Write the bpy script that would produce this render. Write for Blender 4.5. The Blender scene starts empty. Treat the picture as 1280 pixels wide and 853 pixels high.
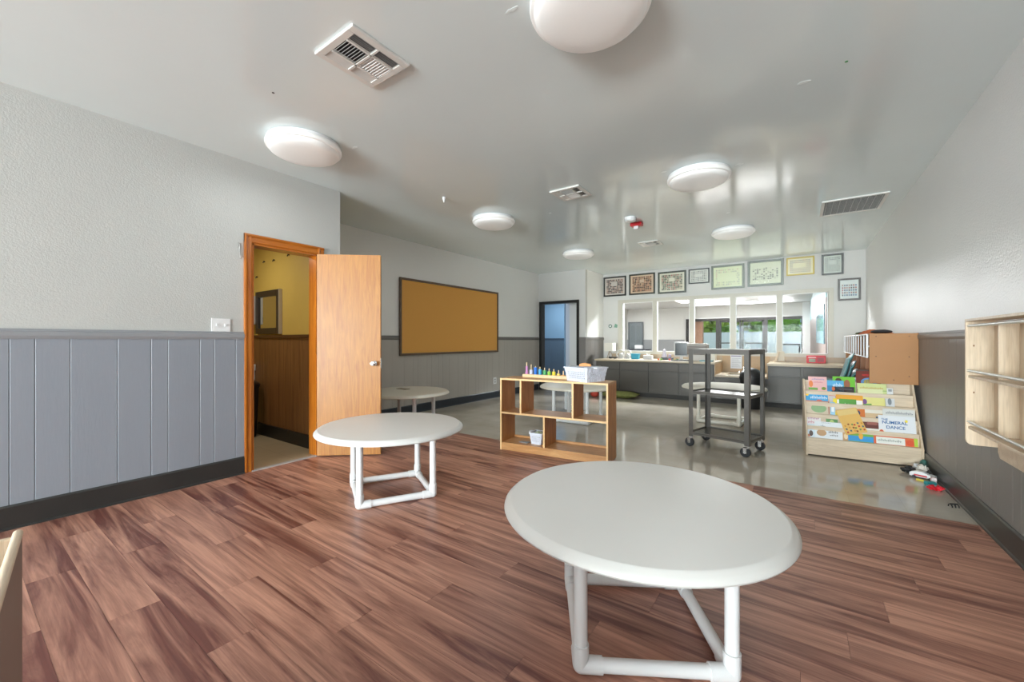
import bpy, math, random
from mathutils import Vector, Matrix
R = math.radians
rnd = random.Random(7)
scene = bpy.context.scene
COL = scene.collection

# ------------------------------------------------------------------ camera
cam_data = bpy.data.cameras.new('camera')
cam_data.sensor_width = 36.0
cam_data.lens = 36.0 * 505.0 / 1280.0
cam_data.shift_y = -0.0005
cam_data.clip_start = 0.02
cam_data.clip_end = 300
cam = bpy.data.objects.new('camera', cam_data)
cam.location = (0, 0, 1.16)
cam.rotation_euler = (R(90), 0, R(35.26))
COL.objects.link(cam)
scene.camera = cam

# ------------------------------------------------------------------ world, daylight, exposure
world = bpy.data.worlds.new('sky')
scene.world = world
world.use_nodes = True
bg = world.node_tree.nodes['Background']
bg.inputs[0].default_value = (0.80, 0.90, 1.0, 1)
bg.inputs[1].default_value = 1.1

def area(name, loc, rot, sx, sy, power, col=(1, 1, 1)):
    l = bpy.data.lights.new(name, 'AREA')
    l.shape = 'RECTANGLE'; l.size = sx; l.size_y = sy
    l.energy = power; l.color = col
    o = bpy.data.objects.new(name, l)
    o.location = loc; o.rotation_euler = rot
    COL.objects.link(o)
    return o
# daylight coming in through the three windows of the wall behind the camera
for wx in (-2.75, -1.5, -0.25):
    area('daylight', (wx, -8.43, 1.15), (R(106), 0, 0), 1.1, 1.9, 430, (0.86, 0.965, 0.985))
# daylight through the glazed shop front at the far end and the hall's open end
area('daylight', (-2.0, 20.3, 2.45), (R(-50), 0, 0), 3.6, 0.5, 150, (0.97, 0.99, 1.0))

scene.view_settings.view_transform = 'Standard'
scene.view_settings.look = 'None'
scene.view_settings.gamma = 1
scene.view_settings.use_curve_mapping = False
scene.view_settings.exposure = 0.22
scene.cycles.max_bounces = 14
scene.cycles.diffuse_bounces = 9

# ------------------------------------------------------------------ materials
def srgb(r, g, b):
    f = lambda c: (c / 12.92) if c <= 0.04045 else ((c + 0.055) / 1.055) ** 2.4
    return (f(r / 255), f(g / 255), f(b / 255), 1)

MATS = {}
def new_mat(name):
    m = bpy.data.materials.new(name); m.use_nodes = True
    nt = m.node_tree
    return m, nt, nt.nodes['Principled BSDF'], nt.nodes, nt.links

def mat(name, col, rough=0.5, metal=0.0, var=0.0, vscale=6.0, bump=0.0, bscale=60.0, spec=0.5, coat=0.0, stretch=(1, 1, 1), emit=0.0):
    if name in MATS: return MATS[name]
    m, nt, p, N, L = new_mat(name)
    c = srgb(*col)
    p.inputs['Base Color'].default_value = c
    p.inputs['Roughness'].default_value = rough
    p.inputs['Metallic'].default_value = metal
    p.inputs['Specular IOR Level'].default_value = spec
    p.inputs['Coat Weight'].default_value = coat
    if emit:
        p.inputs['Emission Color'].default_value = (1, 0.98, 0.95, 1)
        p.inputs['Emission Strength'].default_value = emit
    if var or bump:
        tc = N.new('ShaderNodeTexCoord'); mp = N.new('ShaderNodeMapping')
        mp.inputs['Scale'].default_value = stretch
        L.new(tc.outputs['Object'], mp.inputs[0])
    if var:
        nz = N.new('ShaderNodeTexNoise'); nz.inputs['Scale'].default_value = vscale; nz.inputs['Detail'].default_value = 5
        L.new(mp.outputs[0], nz.inputs[0])
        mx = N.new('ShaderNodeMix'); mx.data_type = 'RGBA'
        mx.inputs[6].default_value = tuple(x * (1 - var) for x in c[:3]) + (1,)
        mx.inputs[7].default_value = tuple(min(1, x * (1 + var)) for x in c[:3]) + (1,)
        L.new(nz.outputs[0], mx.inputs[0]); L.new(mx.outputs[2], p.inputs['Base Color'])
    if bump:
        nb = N.new('ShaderNodeTexNoise'); nb.inputs['Scale'].default_value = bscale; nb.inputs['Detail'].default_value = 3
        L.new(mp.outputs[0], nb.inputs[0])
        bp = N.new('ShaderNodeBump'); bp.inputs['Strength'].default_value = bump; bp.inputs['Distance'].default_value = 0.01
        L.new(nb.outputs[0], bp.inputs['Height']); L.new(bp.outputs[0], p.inputs['Normal'])
    MATS[name] = m
    return m

def wood(name, light, dark, stretch=(1, 12, 12), scale=3.0, rough=0.4, coat=0.0, dist=1.0, per_object=False, lo=0.35, hi=0.7, objvar=0.0, grain=0.35):
    if name in MATS: return MATS[name]
    m, nt, p, N, L = new_mat(name)
    tc = N.new('ShaderNodeTexCoord'); mp = N.new('ShaderNodeMapping')
    mp.inputs['Scale'].default_value = stretch
    src = tc.outputs['Object']
    if per_object:
        oi = N.new('ShaderNodeObjectInfo'); mu = N.new('ShaderNodeMath'); mu.operation = 'MULTIPLY'; mu.inputs[1].default_value = 173.0
        L.new(oi.outputs['Random'], mu.inputs[0])
        ad = N.new('ShaderNodeVectorMath'); ad.operation = 'ADD'
        L.new(tc.outputs['Object'], ad.inputs[0]); L.new(mu.outputs[0], ad.inputs[1]); src = ad.outputs[0]
    L.new(src, mp.inputs[0])
    nz = N.new('ShaderNodeTexNoise'); nz.inputs['Scale'].default_value = scale; nz.inputs['Detail'].default_value = 6
    nz.inputs['Roughness'].default_value = 0.6; nz.inputs['Distortion'].default_value = dist
    L.new(mp.outputs[0], nz.inputs[0])
    rp = N.new('ShaderNodeValToRGB')
    rp.color_ramp.elements[0].position = lo; rp.color_ramp.elements[0].color = srgb(*dark)
    rp.color_ramp.elements[1].position = hi; rp.color_ramp.elements[1].color = srgb(*light)
    out = nz.outputs[0]
    if objvar:
        mr = N.new('ShaderNodeMath'); mr.operation = 'MULTIPLY_ADD'; mr.inputs[1].default_value = objvar; mr.inputs[2].default_value = -objvar / 2
        L.new(oi.outputs['Random'], mr.inputs[0])
        am = N.new('ShaderNodeMath'); am.operation = 'ADD'
        L.new(out, am.inputs[0]); L.new(mr.outputs[0], am.inputs[1]); out = am.outputs[0]
    L.new(out, rp.inputs[0])
    # fine grain on top
    mp2 = N.new('ShaderNodeMapping'); mp2.inputs['Scale'].default_value = tuple(s * 6 if s > 1.01 else s * 2 for s in stretch)
    L.new(src, mp2.inputs[0])
    n2 = N.new('ShaderNodeTexNoise'); n2.inputs['Scale'].default_value = scale * 2; n2.inputs['Detail'].default_value = 6; n2.inputs['Distortion'].default_value = 0.8
    L.new(mp2.outputs[0], n2.inputs[0])
    mx = N.new('ShaderNodeMix'); mx.data_type = 'RGBA'; mx.blend_type = 'MULTIPLY'; mx.inputs[0].default_value = grain
    r2 = N.new('ShaderNodeValToRGB'); r2.color_ramp.elements[0].position = 0.3; r2.color_ramp.elements[0].color = (0.5, 0.45, 0.42, 1); r2.color_ramp.elements[1].position = 0.6
    L.new(n2.outputs[0], r2.inputs[0])
    L.new(rp.outputs[0], mx.inputs[6]); L.new(r2.outputs[0], mx.inputs[7])
    L.new(mx.outputs[2], p.inputs['Base Color'])
    p.inputs['Roughness'].default_value = rough; p.inputs['Coat Weight'].default_value = coat; p.inputs['Coat Roughness'].default_value = 0.15
    bp = N.new('ShaderNodeBump'); bp.inputs['Strength'].default_value = 0.06; bp.inputs['Distance'].default_value = 0.01
    L.new(n2.outputs[0], bp.inputs['Height']); L.new(bp.outputs[0], p.inputs['Normal'])
    MATS[name] = m
    return m

def glass(name, tint=(1, 1, 1, 1), rough=0.02, refl=1.0):
    if name in MATS: return MATS[name]
    m = bpy.data.materials.new(name); m.use_nodes = True
    nt = m.node_tree; nt.nodes.clear(); N, L = nt.nodes, nt.links
    out = N.new('ShaderNodeOutputMaterial'); tr = N.new('ShaderNodeBsdfTransparent'); gl = N.new('ShaderNodeBsdfGlossy')
    tr.inputs[0].default_value = tint; gl.inputs['Roughness'].default_value = rough
    fr = N.new('ShaderNodeFresnel'); fr.inputs[0].default_value = 1.35
    mx = N.new('ShaderNodeMixShader')
    mm = N.new('ShaderNodeMath'); mm.operation = 'MULTIPLY'; mm.inputs[1].default_value = refl
    L.new(fr.outputs[0], mm.inputs[0])
    L.new(mm.outputs[0], mx.inputs[0]); L.new(tr.outputs[0], mx.inputs[1]); L.new(gl.outputs[0], mx.inputs[2]); L.new(mx.outputs[0], out.inputs[0])
    MATS[name] = m
    return m

def collage(name, nx, nz, cols, paper, fill=0.72, x0=0.08, x1=0.92, z0=0.08, z1=0.92, hole=None):
    """flat print: a sheet with a grid of little portraits"""
    if name in MATS: return MATS[name]
    m, nt, p, N, L = new_mat(name)
    tc = N.new('ShaderNodeTexCoord'); sp = N.new('ShaderNodeSeparateXYZ'); L.new(tc.outputs['Generated'], sp.inputs[0])
    def math_(op, a, b=None):
        n = N.new('ShaderNodeMath'); n.operation = op
        for i, v in enumerate((a, b)):
            if v is None: continue
            if isinstance(v, (int, float)): n.inputs[i].default_value = v
            else: L.new(v, n.inputs[i])
        return n.outputs[0]
    X, Zc = sp.outputs[0], sp.outputs[2]
    gx = math_('MULTIPLY', math_('DIVIDE', math_('SUBTRACT', X, x0), x1 - x0), nx)
    gz = math_('MULTIPLY', math_('DIVIDE', math_('SUBTRACT', Zc, z0), z1 - z0), nz)
    cb = N.new('ShaderNodeCombineXYZ'); L.new(math_('FLOOR', gx), cb.inputs[0]); L.new(math_('FLOOR', gz), cb.inputs[1])
    wn = N.new('ShaderNodeTexWhiteNoise'); L.new(cb.outputs[0], wn.inputs[0])
    rp = N.new('ShaderNodeValToRGB'); rp.color_ramp.interpolation = 'CONSTANT'
    while len(rp.color_ramp.elements) < len(cols): rp.color_ramp.elements.new(0.5)
    for i, c in enumerate(cols):
        rp.color_ramp.elements[i].position = i / len(cols); rp.color_ramp.elements[i].color = srgb(*c)
    L.new(wn.outputs[0], rp.inputs[0])
    def inside(v, lo, hi): return math_('MULTIPLY', math_('GREATER_THAN', v, lo), math_('LESS_THAN', v, hi))
    f = math_('MULTIPLY', inside(math_('FRACT', gx), 0.5 - fill / 2, 0.5 + fill / 2), inside(math_('FRACT', gz), 0.5 - fill / 2, 0.5 + fill / 2))
    f = math_('MULTIPLY', f, math_('MULTIPLY', inside(X, x0, x1), inside(Zc, z0, z1)))
    if hole:
        h = math_('MULTIPLY', inside(X, hole[0], hole[1]), inside(Zc, hole[2], hole[3]))
        f = math_('MULTIPLY', f, math_('SUBTRACT', 1.0, h))
    mx = N.new('ShaderNodeMix'); mx.data_type = 'RGBA'
    mx.inputs[6].default_value = srgb(*paper); L.new(rp.outputs[0], mx.inputs[7]); L.new(f, mx.inputs[0])
    L.new(mx.outputs[2], p.inputs['Base Color']); p.inputs['Roughness'].default_value = 0.25
    MATS[name] = m
    return m

def tile_mat(name, c1, c2, joint, size, rough, var=0.5):
    if name in MATS: return MATS[name]
    m, nt, p, N, L = new_mat(name)
    tc = N.new('ShaderNodeTexCoord')
    bk = N.new('ShaderNodeTexBrick'); bk.offset = 0; bk.inputs['Scale'].default_value = 1.0
    bk.inputs['Brick Width'].default_value = size; bk.inputs['Row Height'].default_value = size
    bk.inputs['Mortar Size'].default_value = 0.0016; bk.inputs['Mortar Smooth'].default_value = 0.3
    bk.inputs['Color1'].default_value = srgb(*c1); bk.inputs['Color2'].default_value = srgb(*c2); bk.inputs['Mortar'].default_value = srgb(*joint)
    L.new(tc.outputs['Object'], bk.inputs[0])
    nz = N.new('ShaderNodeTexNoise'); nz.inputs['Scale'].default_value = 2.2; nz.inputs['Detail'].default_value = 7
    L.new(tc.outputs['Object'], nz.inputs[0])
    rp = N.new('ShaderNodeValToRGB'); rp.color_ramp.elements[0].position = 0.3; rp.color_ramp.elements[0].color = (0.72, 0.7, 0.66, 1); rp.color_ramp.elements[1].position = 0.65
    L.new(nz.outputs[0], rp.inputs[0])
    mx = N.new('ShaderNodeMix'); mx.data_type = 'RGBA'; mx.blend_type = 'MULTIPLY'; mx.inputs[0].default_value = var
    L.new(bk.outputs[0], mx.inputs[6]); L.new(rp.outputs[0], mx.inputs[7]); L.new(mx.outputs[2], p.inputs['Base Color'])
    p.inputs['Roughness'].default_value = rough
    n2 = N.new('ShaderNodeTexNoise'); n2.inputs['Scale'].default_value = 9; n2.inputs['Detail'].default_value = 2
    L.new(tc.outputs['Object'], n2.inputs[0])
    bp = N.new('ShaderNodeBump'); bp.inputs['Strength'].default_value = 0.03; bp.inputs['Distance'].default_value = 0.01
    L.new(n2.outputs[0], bp.inputs['Height']); L.new(bp.outputs[0], p.inputs['Normal'])
    MATS[name] = m
    return m

WALL = mat('wall_paint', (236, 236, 234), 0.42, bump=0.25, bscale=110, var=0.03, vscale=1.5)
WALLR = mat('wall_paint_gloss', (222, 221, 220), 0.30, bump=0.45, bscale=90, var=0.03, vscale=1.5)
CEIL = mat('ceiling_gloss_paint', (222, 232, 233), 0.11, bump=0.05, bscale=7, var=0.05, vscale=1.2)
WAIN = mat('blue_grey_wainscot', (138, 143, 152), 0.38, var=0.05, vscale=3, bump=0.05, bscale=80, stretch=(1, 1, 0.15))
WAINR = mat('warm_grey_wainscot', (117, 113, 110), 0.38, var=0.05, vscale=3, bump=0.05, bscale=80, stretch=(1, 1, 0.15))
RAILM = mat('grey_rail_paint', (140, 142, 146), 0.35)
BASEM = mat('charcoal_baseboard', (46, 46, 45), 0.35, var=0.15, vscale=5)
TILE = tile_mat('worn_vinyl_tile', (190, 181, 168), (182, 174, 161), (176, 167, 154), 0.305, 0.09, 0.7)
BTILE = tile_mat('bathroom_tile', (176, 160, 132), (166, 150, 122), (120, 108, 88), 0.4, 0.35)
PLANK = wood('red_brown_vinyl_plank', (202, 150, 128), (114, 66, 57), stretch=(0.42, 6.5, 6.5), scale=1.6, rough=0.36, dist=1.7, per_object=True, lo=0.34, hi=0.64, objvar=0.15, grain=0.45)
WHITE = mat('white_plastic', (226, 227, 228), 0.35)
TABLETOP = mat('white_laminate', (214, 213, 210), 0.4, var=0.015)
TABLEOLD = mat('cream_laminate', (206, 200, 186), 0.4, var=0.03)
DIFF = mat('opal_diffuser', (238, 238, 236), 0.3, emit=0.09)
OAKDOOR = wood('honey_oak_veneer', (182, 124, 48), (158, 98, 33), stretch=(9, 9, 0.7), scale=2.2, rough=0.42, dist=2.4, coat=0.0)
OAKTRIM = wood('orange_oak_trim', (196, 118, 36), (158, 84, 20), stretch=(14, 14, 0.7), scale=2.5, rough=0.3, coat=0.3)
OAKTRIMH = wood('orange_oak_head', (196, 118, 36), (158, 84, 20), stretch=(14, 0.7, 14), scale=2.5, rough=0.3, coat=0.3)
SHELFW = wood('honey_plywood', (206, 156, 100), (182, 128, 76), stretch=(1, 8, 8), scale=2.5, rough=0.4)
SHELFV = wood('honey_plywood_upright', (208, 146, 82), (180, 116, 60), stretch=(8, 8, 1), scale=2.5, rough=0.4)
EDGEW = mat('pale_edge_band', (228, 188, 134), 0.45, var=0.05, vscale=20)
MAPLE = wood('pale_maple', (224, 207, 184), (206, 186, 160), stretch=(1, 8, 8), scale=2.0, rough=0.42)
MAPLEV = wood('pale_maple_upright', (222, 203, 178), (202, 180, 152), stretch=(6, 6, 0.8), scale=2.0, rough=0.42)
HARDB = mat('brown_hardboard', (166, 114, 62), 0.5, var=0.08, vscale=5)
CORK = mat('tan_cork', (226, 166, 82), 0.8, var=0.06, vscale=150, bump=0.1, bscale=200)
DKFRAME = mat('worn_bronze_frame', (104, 84, 66), 0.45, var=0.3, vscale=20)
METALG = mat('grey_enamel_steel', (98, 95, 91), 0.35, metal=0.0, var=0.05, vscale=20)
CHROME = mat('chrome', (225, 225, 228), 0.15, metal=1.0)
STEEL = mat('satin_steel', (190, 190, 188), 0.3, metal=1.0)
RUBBER = mat('black_rubber', (48, 50, 54), 0.6)
BLACK = mat('black_paint', (22, 22, 23), 0.35)
BLACKP = mat('black_plastic', (34, 34, 35), 0.4)
CAB = mat('dark_grey_cabinet', (78, 73, 67), 0.4, var=0.05, vscale=4)
CABG = mat('cabinet_toe_grey', (58, 56, 53), 0.6)  # toe kicks, a tone darker than the cabinet fronts
COUNTER = mat('tan_laminate_worktop', (178, 162, 138), 0.35, var=0.08, vscale=30)
SPLASH = mat('tan_splashback', (176, 158, 136), 0.4, var=0.08, vscale=30)
CREAMT = mat('cream_window_trim', (190, 186, 174), 0.4)
GLASS = glass('clear_glass', refl=0.1)
TEAL = mat('teal_chair_plastic', (92, 142, 146), 0.35)

# ------------------------------------------------------------------ mesh builder
class MB:
    def __init__(s): s.v = []; s.f = []
    def add(s, vs, fs):
        n = len(s.v); s.v += [tuple(v) for v in vs]; s.f += [tuple(i + n for i in f) for f in fs]; return s
    def box(s, x0, x1, y0, y1, z0, z1):
        v = [(x, y, z) for x in (x0, x1) for y in (y0, y1) for z in (z0, z1)]
        return s.add(v, [(0, 1, 3, 2), (4, 6, 7, 5), (0, 4, 5, 1), (2, 3, 7, 6), (0, 2, 6, 4), (1, 5, 7, 3)])
    def mbox(s, M, sx, sy, sz):
        v = [M @ Vector((x * sx / 2, y * sy / 2, z * sz / 2)) for x in (-1, 1) for y in (-1, 1) for z in (-1, 1)]
        return s.add(v, [(0, 1, 3, 2), (4, 6, 7, 5), (0, 4, 5, 1), (2, 3, 7, 6), (0, 2, 6, 4), (1, 5, 7, 3)])
    def cyl(s, p0, p1, r, n=16, r2=None, caps=True):
        p0, p1 = Vector(p0), Vector(p1); d = (p1 - p0).normalized()
        a = d.orthogonal().normalized(); b = d.cross(a); r2 = r if r2 is None else r2
        v = []
        for p, q in ((p0, r), (p1, r2)):
            for i in range(n):
                t = 2 * math.pi * i / n; v.append(p + a * (q * math.cos(t)) + b * (q * math.sin(t)))
        f = [(i, (i + 1) % n, n + (i + 1) % n, n + i) for i in range(n)]
        if caps: f += [tuple(range(n - 1, -1, -1)), tuple(range(n, 2 * n))]
        return s.add(v, f)
    def tube(s, pts, r, n=10):
        pts = [Vector(p) for p in pts]; v = []; f = []
        a = None
        for k, p in enumerate(pts):
            d = (pts[min(k + 1, len(pts) - 1)] - pts[max(k - 1, 0)]).normalized()
            a = d.orthogonal().normalized() if a is None else (a - d * a.dot(d)).normalized()
            b = d.cross(a)
            for i in range(n):
                t = 2 * math.pi * i / n; v.append(p + a * (r * math.cos(t)) + b * (r * math.sin(t)))
        for k in range(len(pts) - 1):
            for i in range(n):
                f.append((k * n + i, k * n + (i + 1) % n, (k + 1) * n + (i + 1) % n, (k + 1) * n + i))
        f += [tuple(range(n - 1, -1, -1)), tuple(range((len(pts) - 1) * n, len(pts) * n))]
        return s.add(v, f)
    def lathe(s, prof, n=32, c=(0, 0, 0)):
        v = []; f = []
        for r, z in prof:
            for i in range(n):
                t = 2 * math.pi * i / n; v.append((c[0] + r * math.cos(t), c[1] + r * math.sin(t), c[2] + z))
        for k in range(len(prof) - 1):
            for i in range(n): f.append((k * n + i, k * n + (i + 1) % n, (k + 1) * n + (i + 1) % n, (k + 1) * n + i))
        f += [tuple(range(n - 1, -1, -1)), tuple(range((len(prof) - 1) * n, len(prof) * n))]
        return s.add(v, f)
    def prism(s, poly, axis, a, b):
        """poly of 2-D points, extruded along axis ('x','y','z') from a to b"""
        def P(p, t):
            return {'x': (t, p[0], p[1]), 'y': (p[0], t, p[1]), 'z': (p[0], p[1], t)}[axis]
        n = len(poly); v = [P(p, a) for p in poly] + [P(p, b) for p in poly]
        f = [(i, (i + 1) % n, n + (i + 1) % n, n + i) for i in range(n)] + [tuple(range(n - 1, -1, -1)), tuple(range(n, 2 * n))]
        return s.add(v, f)
    def sphere(s, c, rx, ry=None, rz=None, n=12, m=8):
        ry = ry or rx; rz = rz or rx
        v = [(c[0], c[1], c[2] + rz)]; f = []
        for j in range(1, m):
            ph = math.pi * j / m
            for i in range(n):
                t = 2 * math.pi * i / n
                v.append((c[0] + rx * math.sin(ph) * math.cos(t), c[1] + ry * math.sin(ph) * math.sin(t), c[2] + rz * math.cos(ph)))
        v.append((c[0], c[1], c[2] - rz)); last = len(v) - 1
        for i in range(n): f.append((0, 1 + i, 1 + (i + 1) % n))
        for j in range(m - 2):
            for i in range(n):
                a = 1 + j * n; f.append((a + i, a + n + i, a + n + (i + 1) % n, a + (i + 1) % n))
        a = 1 + (m - 2) * n
        for i in range(n): f.append((a + i, last, a + (i + 1) % n))
        return s.add(v, f)
    def mesh(s, name, m, smooth=False):
        me = bpy.data.meshes.new(name); me.from_pydata(s.v, [], s.f); me.validate(); 
        import bmesh
        bm = bmesh.new(); bm.from_mesh(me); bmesh.ops.recalc_face_normals(bm, faces=bm.faces); bm.to_mesh(me); bm.free()
        if m: me.materials.append(m)
        if smooth:
            me.shade_smooth()
            me.set_sharp_from_angle(angle=R(40))
        return me
    def build(s, name, m, parent=None, smooth=False, bevel=0.0, seg=2):
        o = bpy.data.objects.new(name, s.mesh(name, m, smooth)); COL.objects.link(o)
        if parent: o.parent = parent
        if bevel:
            b = o.modifiers.new('bevel', 'BEVEL'); b.width = bevel; b.segments = seg; b.limit_method = 'ANGLE'; b.angle_limit = R(40)
        return o

def tag(o, label, cat, group=None):
    o['label'] = label; o['category'] = cat
    if group: o['group'] = group
    return o
def struct(o):
    o['kind'] = 'structure'; return o
def thing(name, label, cat, loc=(0, 0, 0), rz=0.0, group=None):
    o = bpy.data.objects.new(name, None); o.empty_display_size = 0.1; COL.objects.link(o)
    o.location = loc; o.rotation_euler = (0, 0, rz)
    return tag(o, label, cat, group)
def copy_tree(o, parent=None):
    c = o.copy(); COL.objects.link(c); c.parent = parent
    for ch in list(o.children): copy_tree(ch, c)
    return c
def B(*a): return MB().box(*a)

H_C = 2.735
XL, XR, XREC = -3.96, 0.96, -5.03
YS, YF, YE = 3.76, 9.2, 8.2
YB = -8.5

# ------------------------------------------------------------------ floors
floor = struct(B(XREC, XR, YB, YS, -0.08, -0.006).build('floor', mat('subfloor', (40, 24, 20), 0.8)))
pw, pl = 0.168, 1.2
plank_mesh = {}
def plank(x0, x1, y0, y1):
    L = round(x1 - x0, 3); W = round(y1 - y0, 3)
    key = (L, W)
    if key not in plank_mesh:
        plank_mesh[key] = B(0.0005, L - 0.0005, 0.0005, W - 0.0005, -0.006, 0.0).mesh('plank', PLANK)
    o = bpy.data.objects.new('plank', plank_mesh[key]); COL.objects.link(o)
    o.location = (x0, y0, 0); o.parent = floor
row = 0
y1 = YS
while y1 > -1.3:
    y0 = y1 - pw
    xlo = XREC if y0 > 2.30 else XL
    off = {0: 0.0}.get(row, None)
    x = -2.985 + ((row * 0.437 + 0.25) % 1.0) * pl - 3 * pl
    # the row the photograph shows most clearly keeps its joint where it is
    if row == 18: x = -2.985 - 2 * pl
    while x < XR:
        a, b = max(x, xlo), min(x + pl, XR)
        if b - a > 0.02: plank(a, b, y0, y1)
        x += pl
    y1 = y0; row += 1
struct(B(XL, XR, YB, y1, -0.006, 0.0).build('floor_behind_camera', PLANK))
struct(MB().box(XREC - 0.1, XR, YS, 21, -0.08, 0.0).build('floor', TILE)).name = 'floor_tile'
struct(B(-6.4, XL, 0.6, 2.30, -0.08, 0.001).build('floor_bathroom', BTILE))
struct(B(XL - 0.02, XL + 0.03, 1.59, 2.2, 0.0, 0.006).build('trim_threshold', mat('grey_threshold_strip', (176, 176, 176), 0.35)))
struct(B(-8.0, -4.75, 8.2, 13.0, -0.08, 0.0).build('floor_hall', TILE))
struct(B(-7.3, XREC - 0.1, 13.0, 21, -0.08, 0.0).build('floor_lobby', TILE))

# ------------------------------------------------------------------ ceiling and walls
struct(B(-5.2, 1.1, YB - 0.1, 9.3, H_C, H_C + 0.1).build('ceiling', CEIL))
DB0, DB1, DBZ = 1.59, 2.20, 2.03
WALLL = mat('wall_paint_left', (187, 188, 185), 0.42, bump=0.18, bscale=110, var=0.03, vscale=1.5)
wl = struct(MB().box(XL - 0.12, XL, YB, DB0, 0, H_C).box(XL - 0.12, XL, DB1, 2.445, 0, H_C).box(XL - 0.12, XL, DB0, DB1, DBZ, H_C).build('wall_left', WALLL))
wr = struct(B(XR, XR + 0.12, YB, 9.3, 0, H_C).build('wall_right', WALLR))
wrec = struct(B(XREC - 0.12, XREC, 2.445, YE + 0.1, 0, H_C).build('wall_recess', WALL))
struct(B(-6.4, XL - 0.12, 2.303, 2.445, 0, H_C).build('wall_bathroom_divider', mat('mustard_wall_paint', (206, 178, 92), 0.5, var=0.04)))
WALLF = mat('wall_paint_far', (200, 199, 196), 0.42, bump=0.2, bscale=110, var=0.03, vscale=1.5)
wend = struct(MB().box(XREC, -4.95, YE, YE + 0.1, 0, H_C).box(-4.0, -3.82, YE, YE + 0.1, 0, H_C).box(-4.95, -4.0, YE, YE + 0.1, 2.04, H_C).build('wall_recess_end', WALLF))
wcol = struct(B(-3.94, -3.82, YE + 0.1, YF, 0, H_C).build('wall_column', WALL))
WX0, WX1, WZ0, WZ1 = -3.345, 0.45, 0.915, 2.035
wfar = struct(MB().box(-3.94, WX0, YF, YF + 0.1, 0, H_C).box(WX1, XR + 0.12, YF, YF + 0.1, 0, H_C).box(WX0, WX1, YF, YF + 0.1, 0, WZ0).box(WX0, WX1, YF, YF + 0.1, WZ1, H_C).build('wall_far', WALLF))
# back wall with three windows
bw = MB().box(XL - 0.12, XR + 0.12, YB - 0.12, YB, 0, 0.15).box(XL - 0.12, XR + 0.12, YB - 0.12, YB, 2.15, H_C)
xs = [XL - 0.12, -3.33, -2.17, -2.08, -0.92, -0.83, 0.33, XR + 0.12]
for i in (0, 2, 4, 6): bw.box(xs[i], xs[i + 1], YB - 0.12, YB, 0.15, 2.15)
struct(bw.build('wall_back', WALL))

# wainscot boards: individually set boards with open V joints, children of their wall
def boards(wall, axis, plane, sgn, a0, a1, m, joints=None, z0=0.0, z1=1.19, t=0.012, g=0.0004, c=0.0014):
    js = [a0]
    if joints: js += [j for j in joints if a0 < j < a1]
    r = random.Random(int(abs(plane) * 100))
    pat = [0.10, 0.16, 0.23, 0.18, 0.10, 0.20, 0.10, 0.16]
    i = 0
    while js[-1] + 0.28 < a1:
        js.append(js[-1] + pat[i % 8]); i += 1
    js.append(a1)
    js = sorted(js)
    for p, q in zip(js[:-1], js[1:]):
        if q - p < 0.02: continue
        poly = [(p + g, 0), (p + g, t - c), (p + g + c, t), (q - g - c, t), (q - g, t - c), (q - g, 0)]
        if axis == 'y': pts = [(plane + sgn * d, a) for a, d in poly]
        else: pts = [(a, plane + sgn * d) for a, d in poly]
        MB().prism(pts, 'z', z0, z1).build('wainscot_board', m, wall)
def rail(name, axis, plane, sgn, a0, a1, m, z=1.19, h=0.045, t=0.024):
    prof = [(0, z - 0.02), (t * 0.7, z - 0.02), (t, z), (t, z + h * 0.55), (t * 0.6, z + h * 0.7), (t * 0.6, z + h), (0, z + h)]
    mb = MB()
    if axis == 'y': mb.prism([(plane + sgn * d, zz) for d, zz in prof], 'y', a0, a1)
    else: mb.prism([(plane + sgn * d, zz) for d, zz in prof], 'x', a0, a1)
    return struct(mb.build(name, m))
def base(name, axis, plane, sgn, a0, a1, m, h=0.135, t=0.022):
    prof = [(0.0, 0.0), (t + 0.008, 0.0), (t + 0.006, 0.012), (t, 0.016), (t, h - 0.012), (t - 0.006, h), (0.0, h)]
    return struct(MB().prism([(plane + sgn * d, zz) for d, zz in prof], axis, a0, a1).build(name, m))

boards(wl, 'y', XL, 1, YB, 1.535, WAIN, joints=[-8.2, -7.9, -7.6, -7.3, -7.0, -6.7, -6.4, -6.1, -5.8, -5.5, -5.2, -4.9, -4.6, -4.3, -4.0, -3.7, -3.4, -3.1, -2.8, -2.5, -2.2, -1.86, -1.7, -1.48, -1.3, -1.2, -1.0, -0.9, -0.74, -0.6, -0.42, -0.3, -0.14, 0.0, 0.1, 0.243, 0.345, 0.498, 0.727, 0.909, 1.009, 1.212, 1.311, 1.467], g=0.0008, c=0.0026)
boards(wr, 'y', XR, -1, YB, YF, WAINR)
WAINB = mat('recess_grey_wainscot', (178, 173, 166), 0.38, var=0.08, vscale=3, bump=0.05, bscale=80, stretch=(1, 1, 0.15))
boards(wrec, 'y', XREC, 1, 2.46, YE, WAINB)
boards(wend, 'x', YE, -1, XREC, -4.98, WAINB)
boards(wend, 'x', YE, -1, -3.97, -3.82, WAINR)
boards(wcol, 'y', -3.82, 1, YE, YF, WAINR)
rail('trim_rail_left', 'y', XL, 1, YB, 1.53, RAILM)
rail('trim_rail_right', 'y', XR, -1, YB, YF, WAINR)
rail('trim_rail_recess', 'y', XREC, 1, 2.46, YE, WAINR)
rail('trim_rail_column', 'y', -3.82, 1, YE, YF, WAINR)
struct(B(-3.97, -3.80, YE - 0.02, YE, 1.17, 1.235).build('trim_rail_hall_door', WAINR))
base('baseboard_left', 'y', XL, 1, YB, 1.53, BASEM, 0.15)
base('baseboard_right', 'y', XR, -1, YB, YF, BASEM, 0.15)
base('baseboard_recess', 'y', XREC, 1, 2.46, YE, mat('navy_black_baseboard', (44, 50, 58), 0.35))
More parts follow.
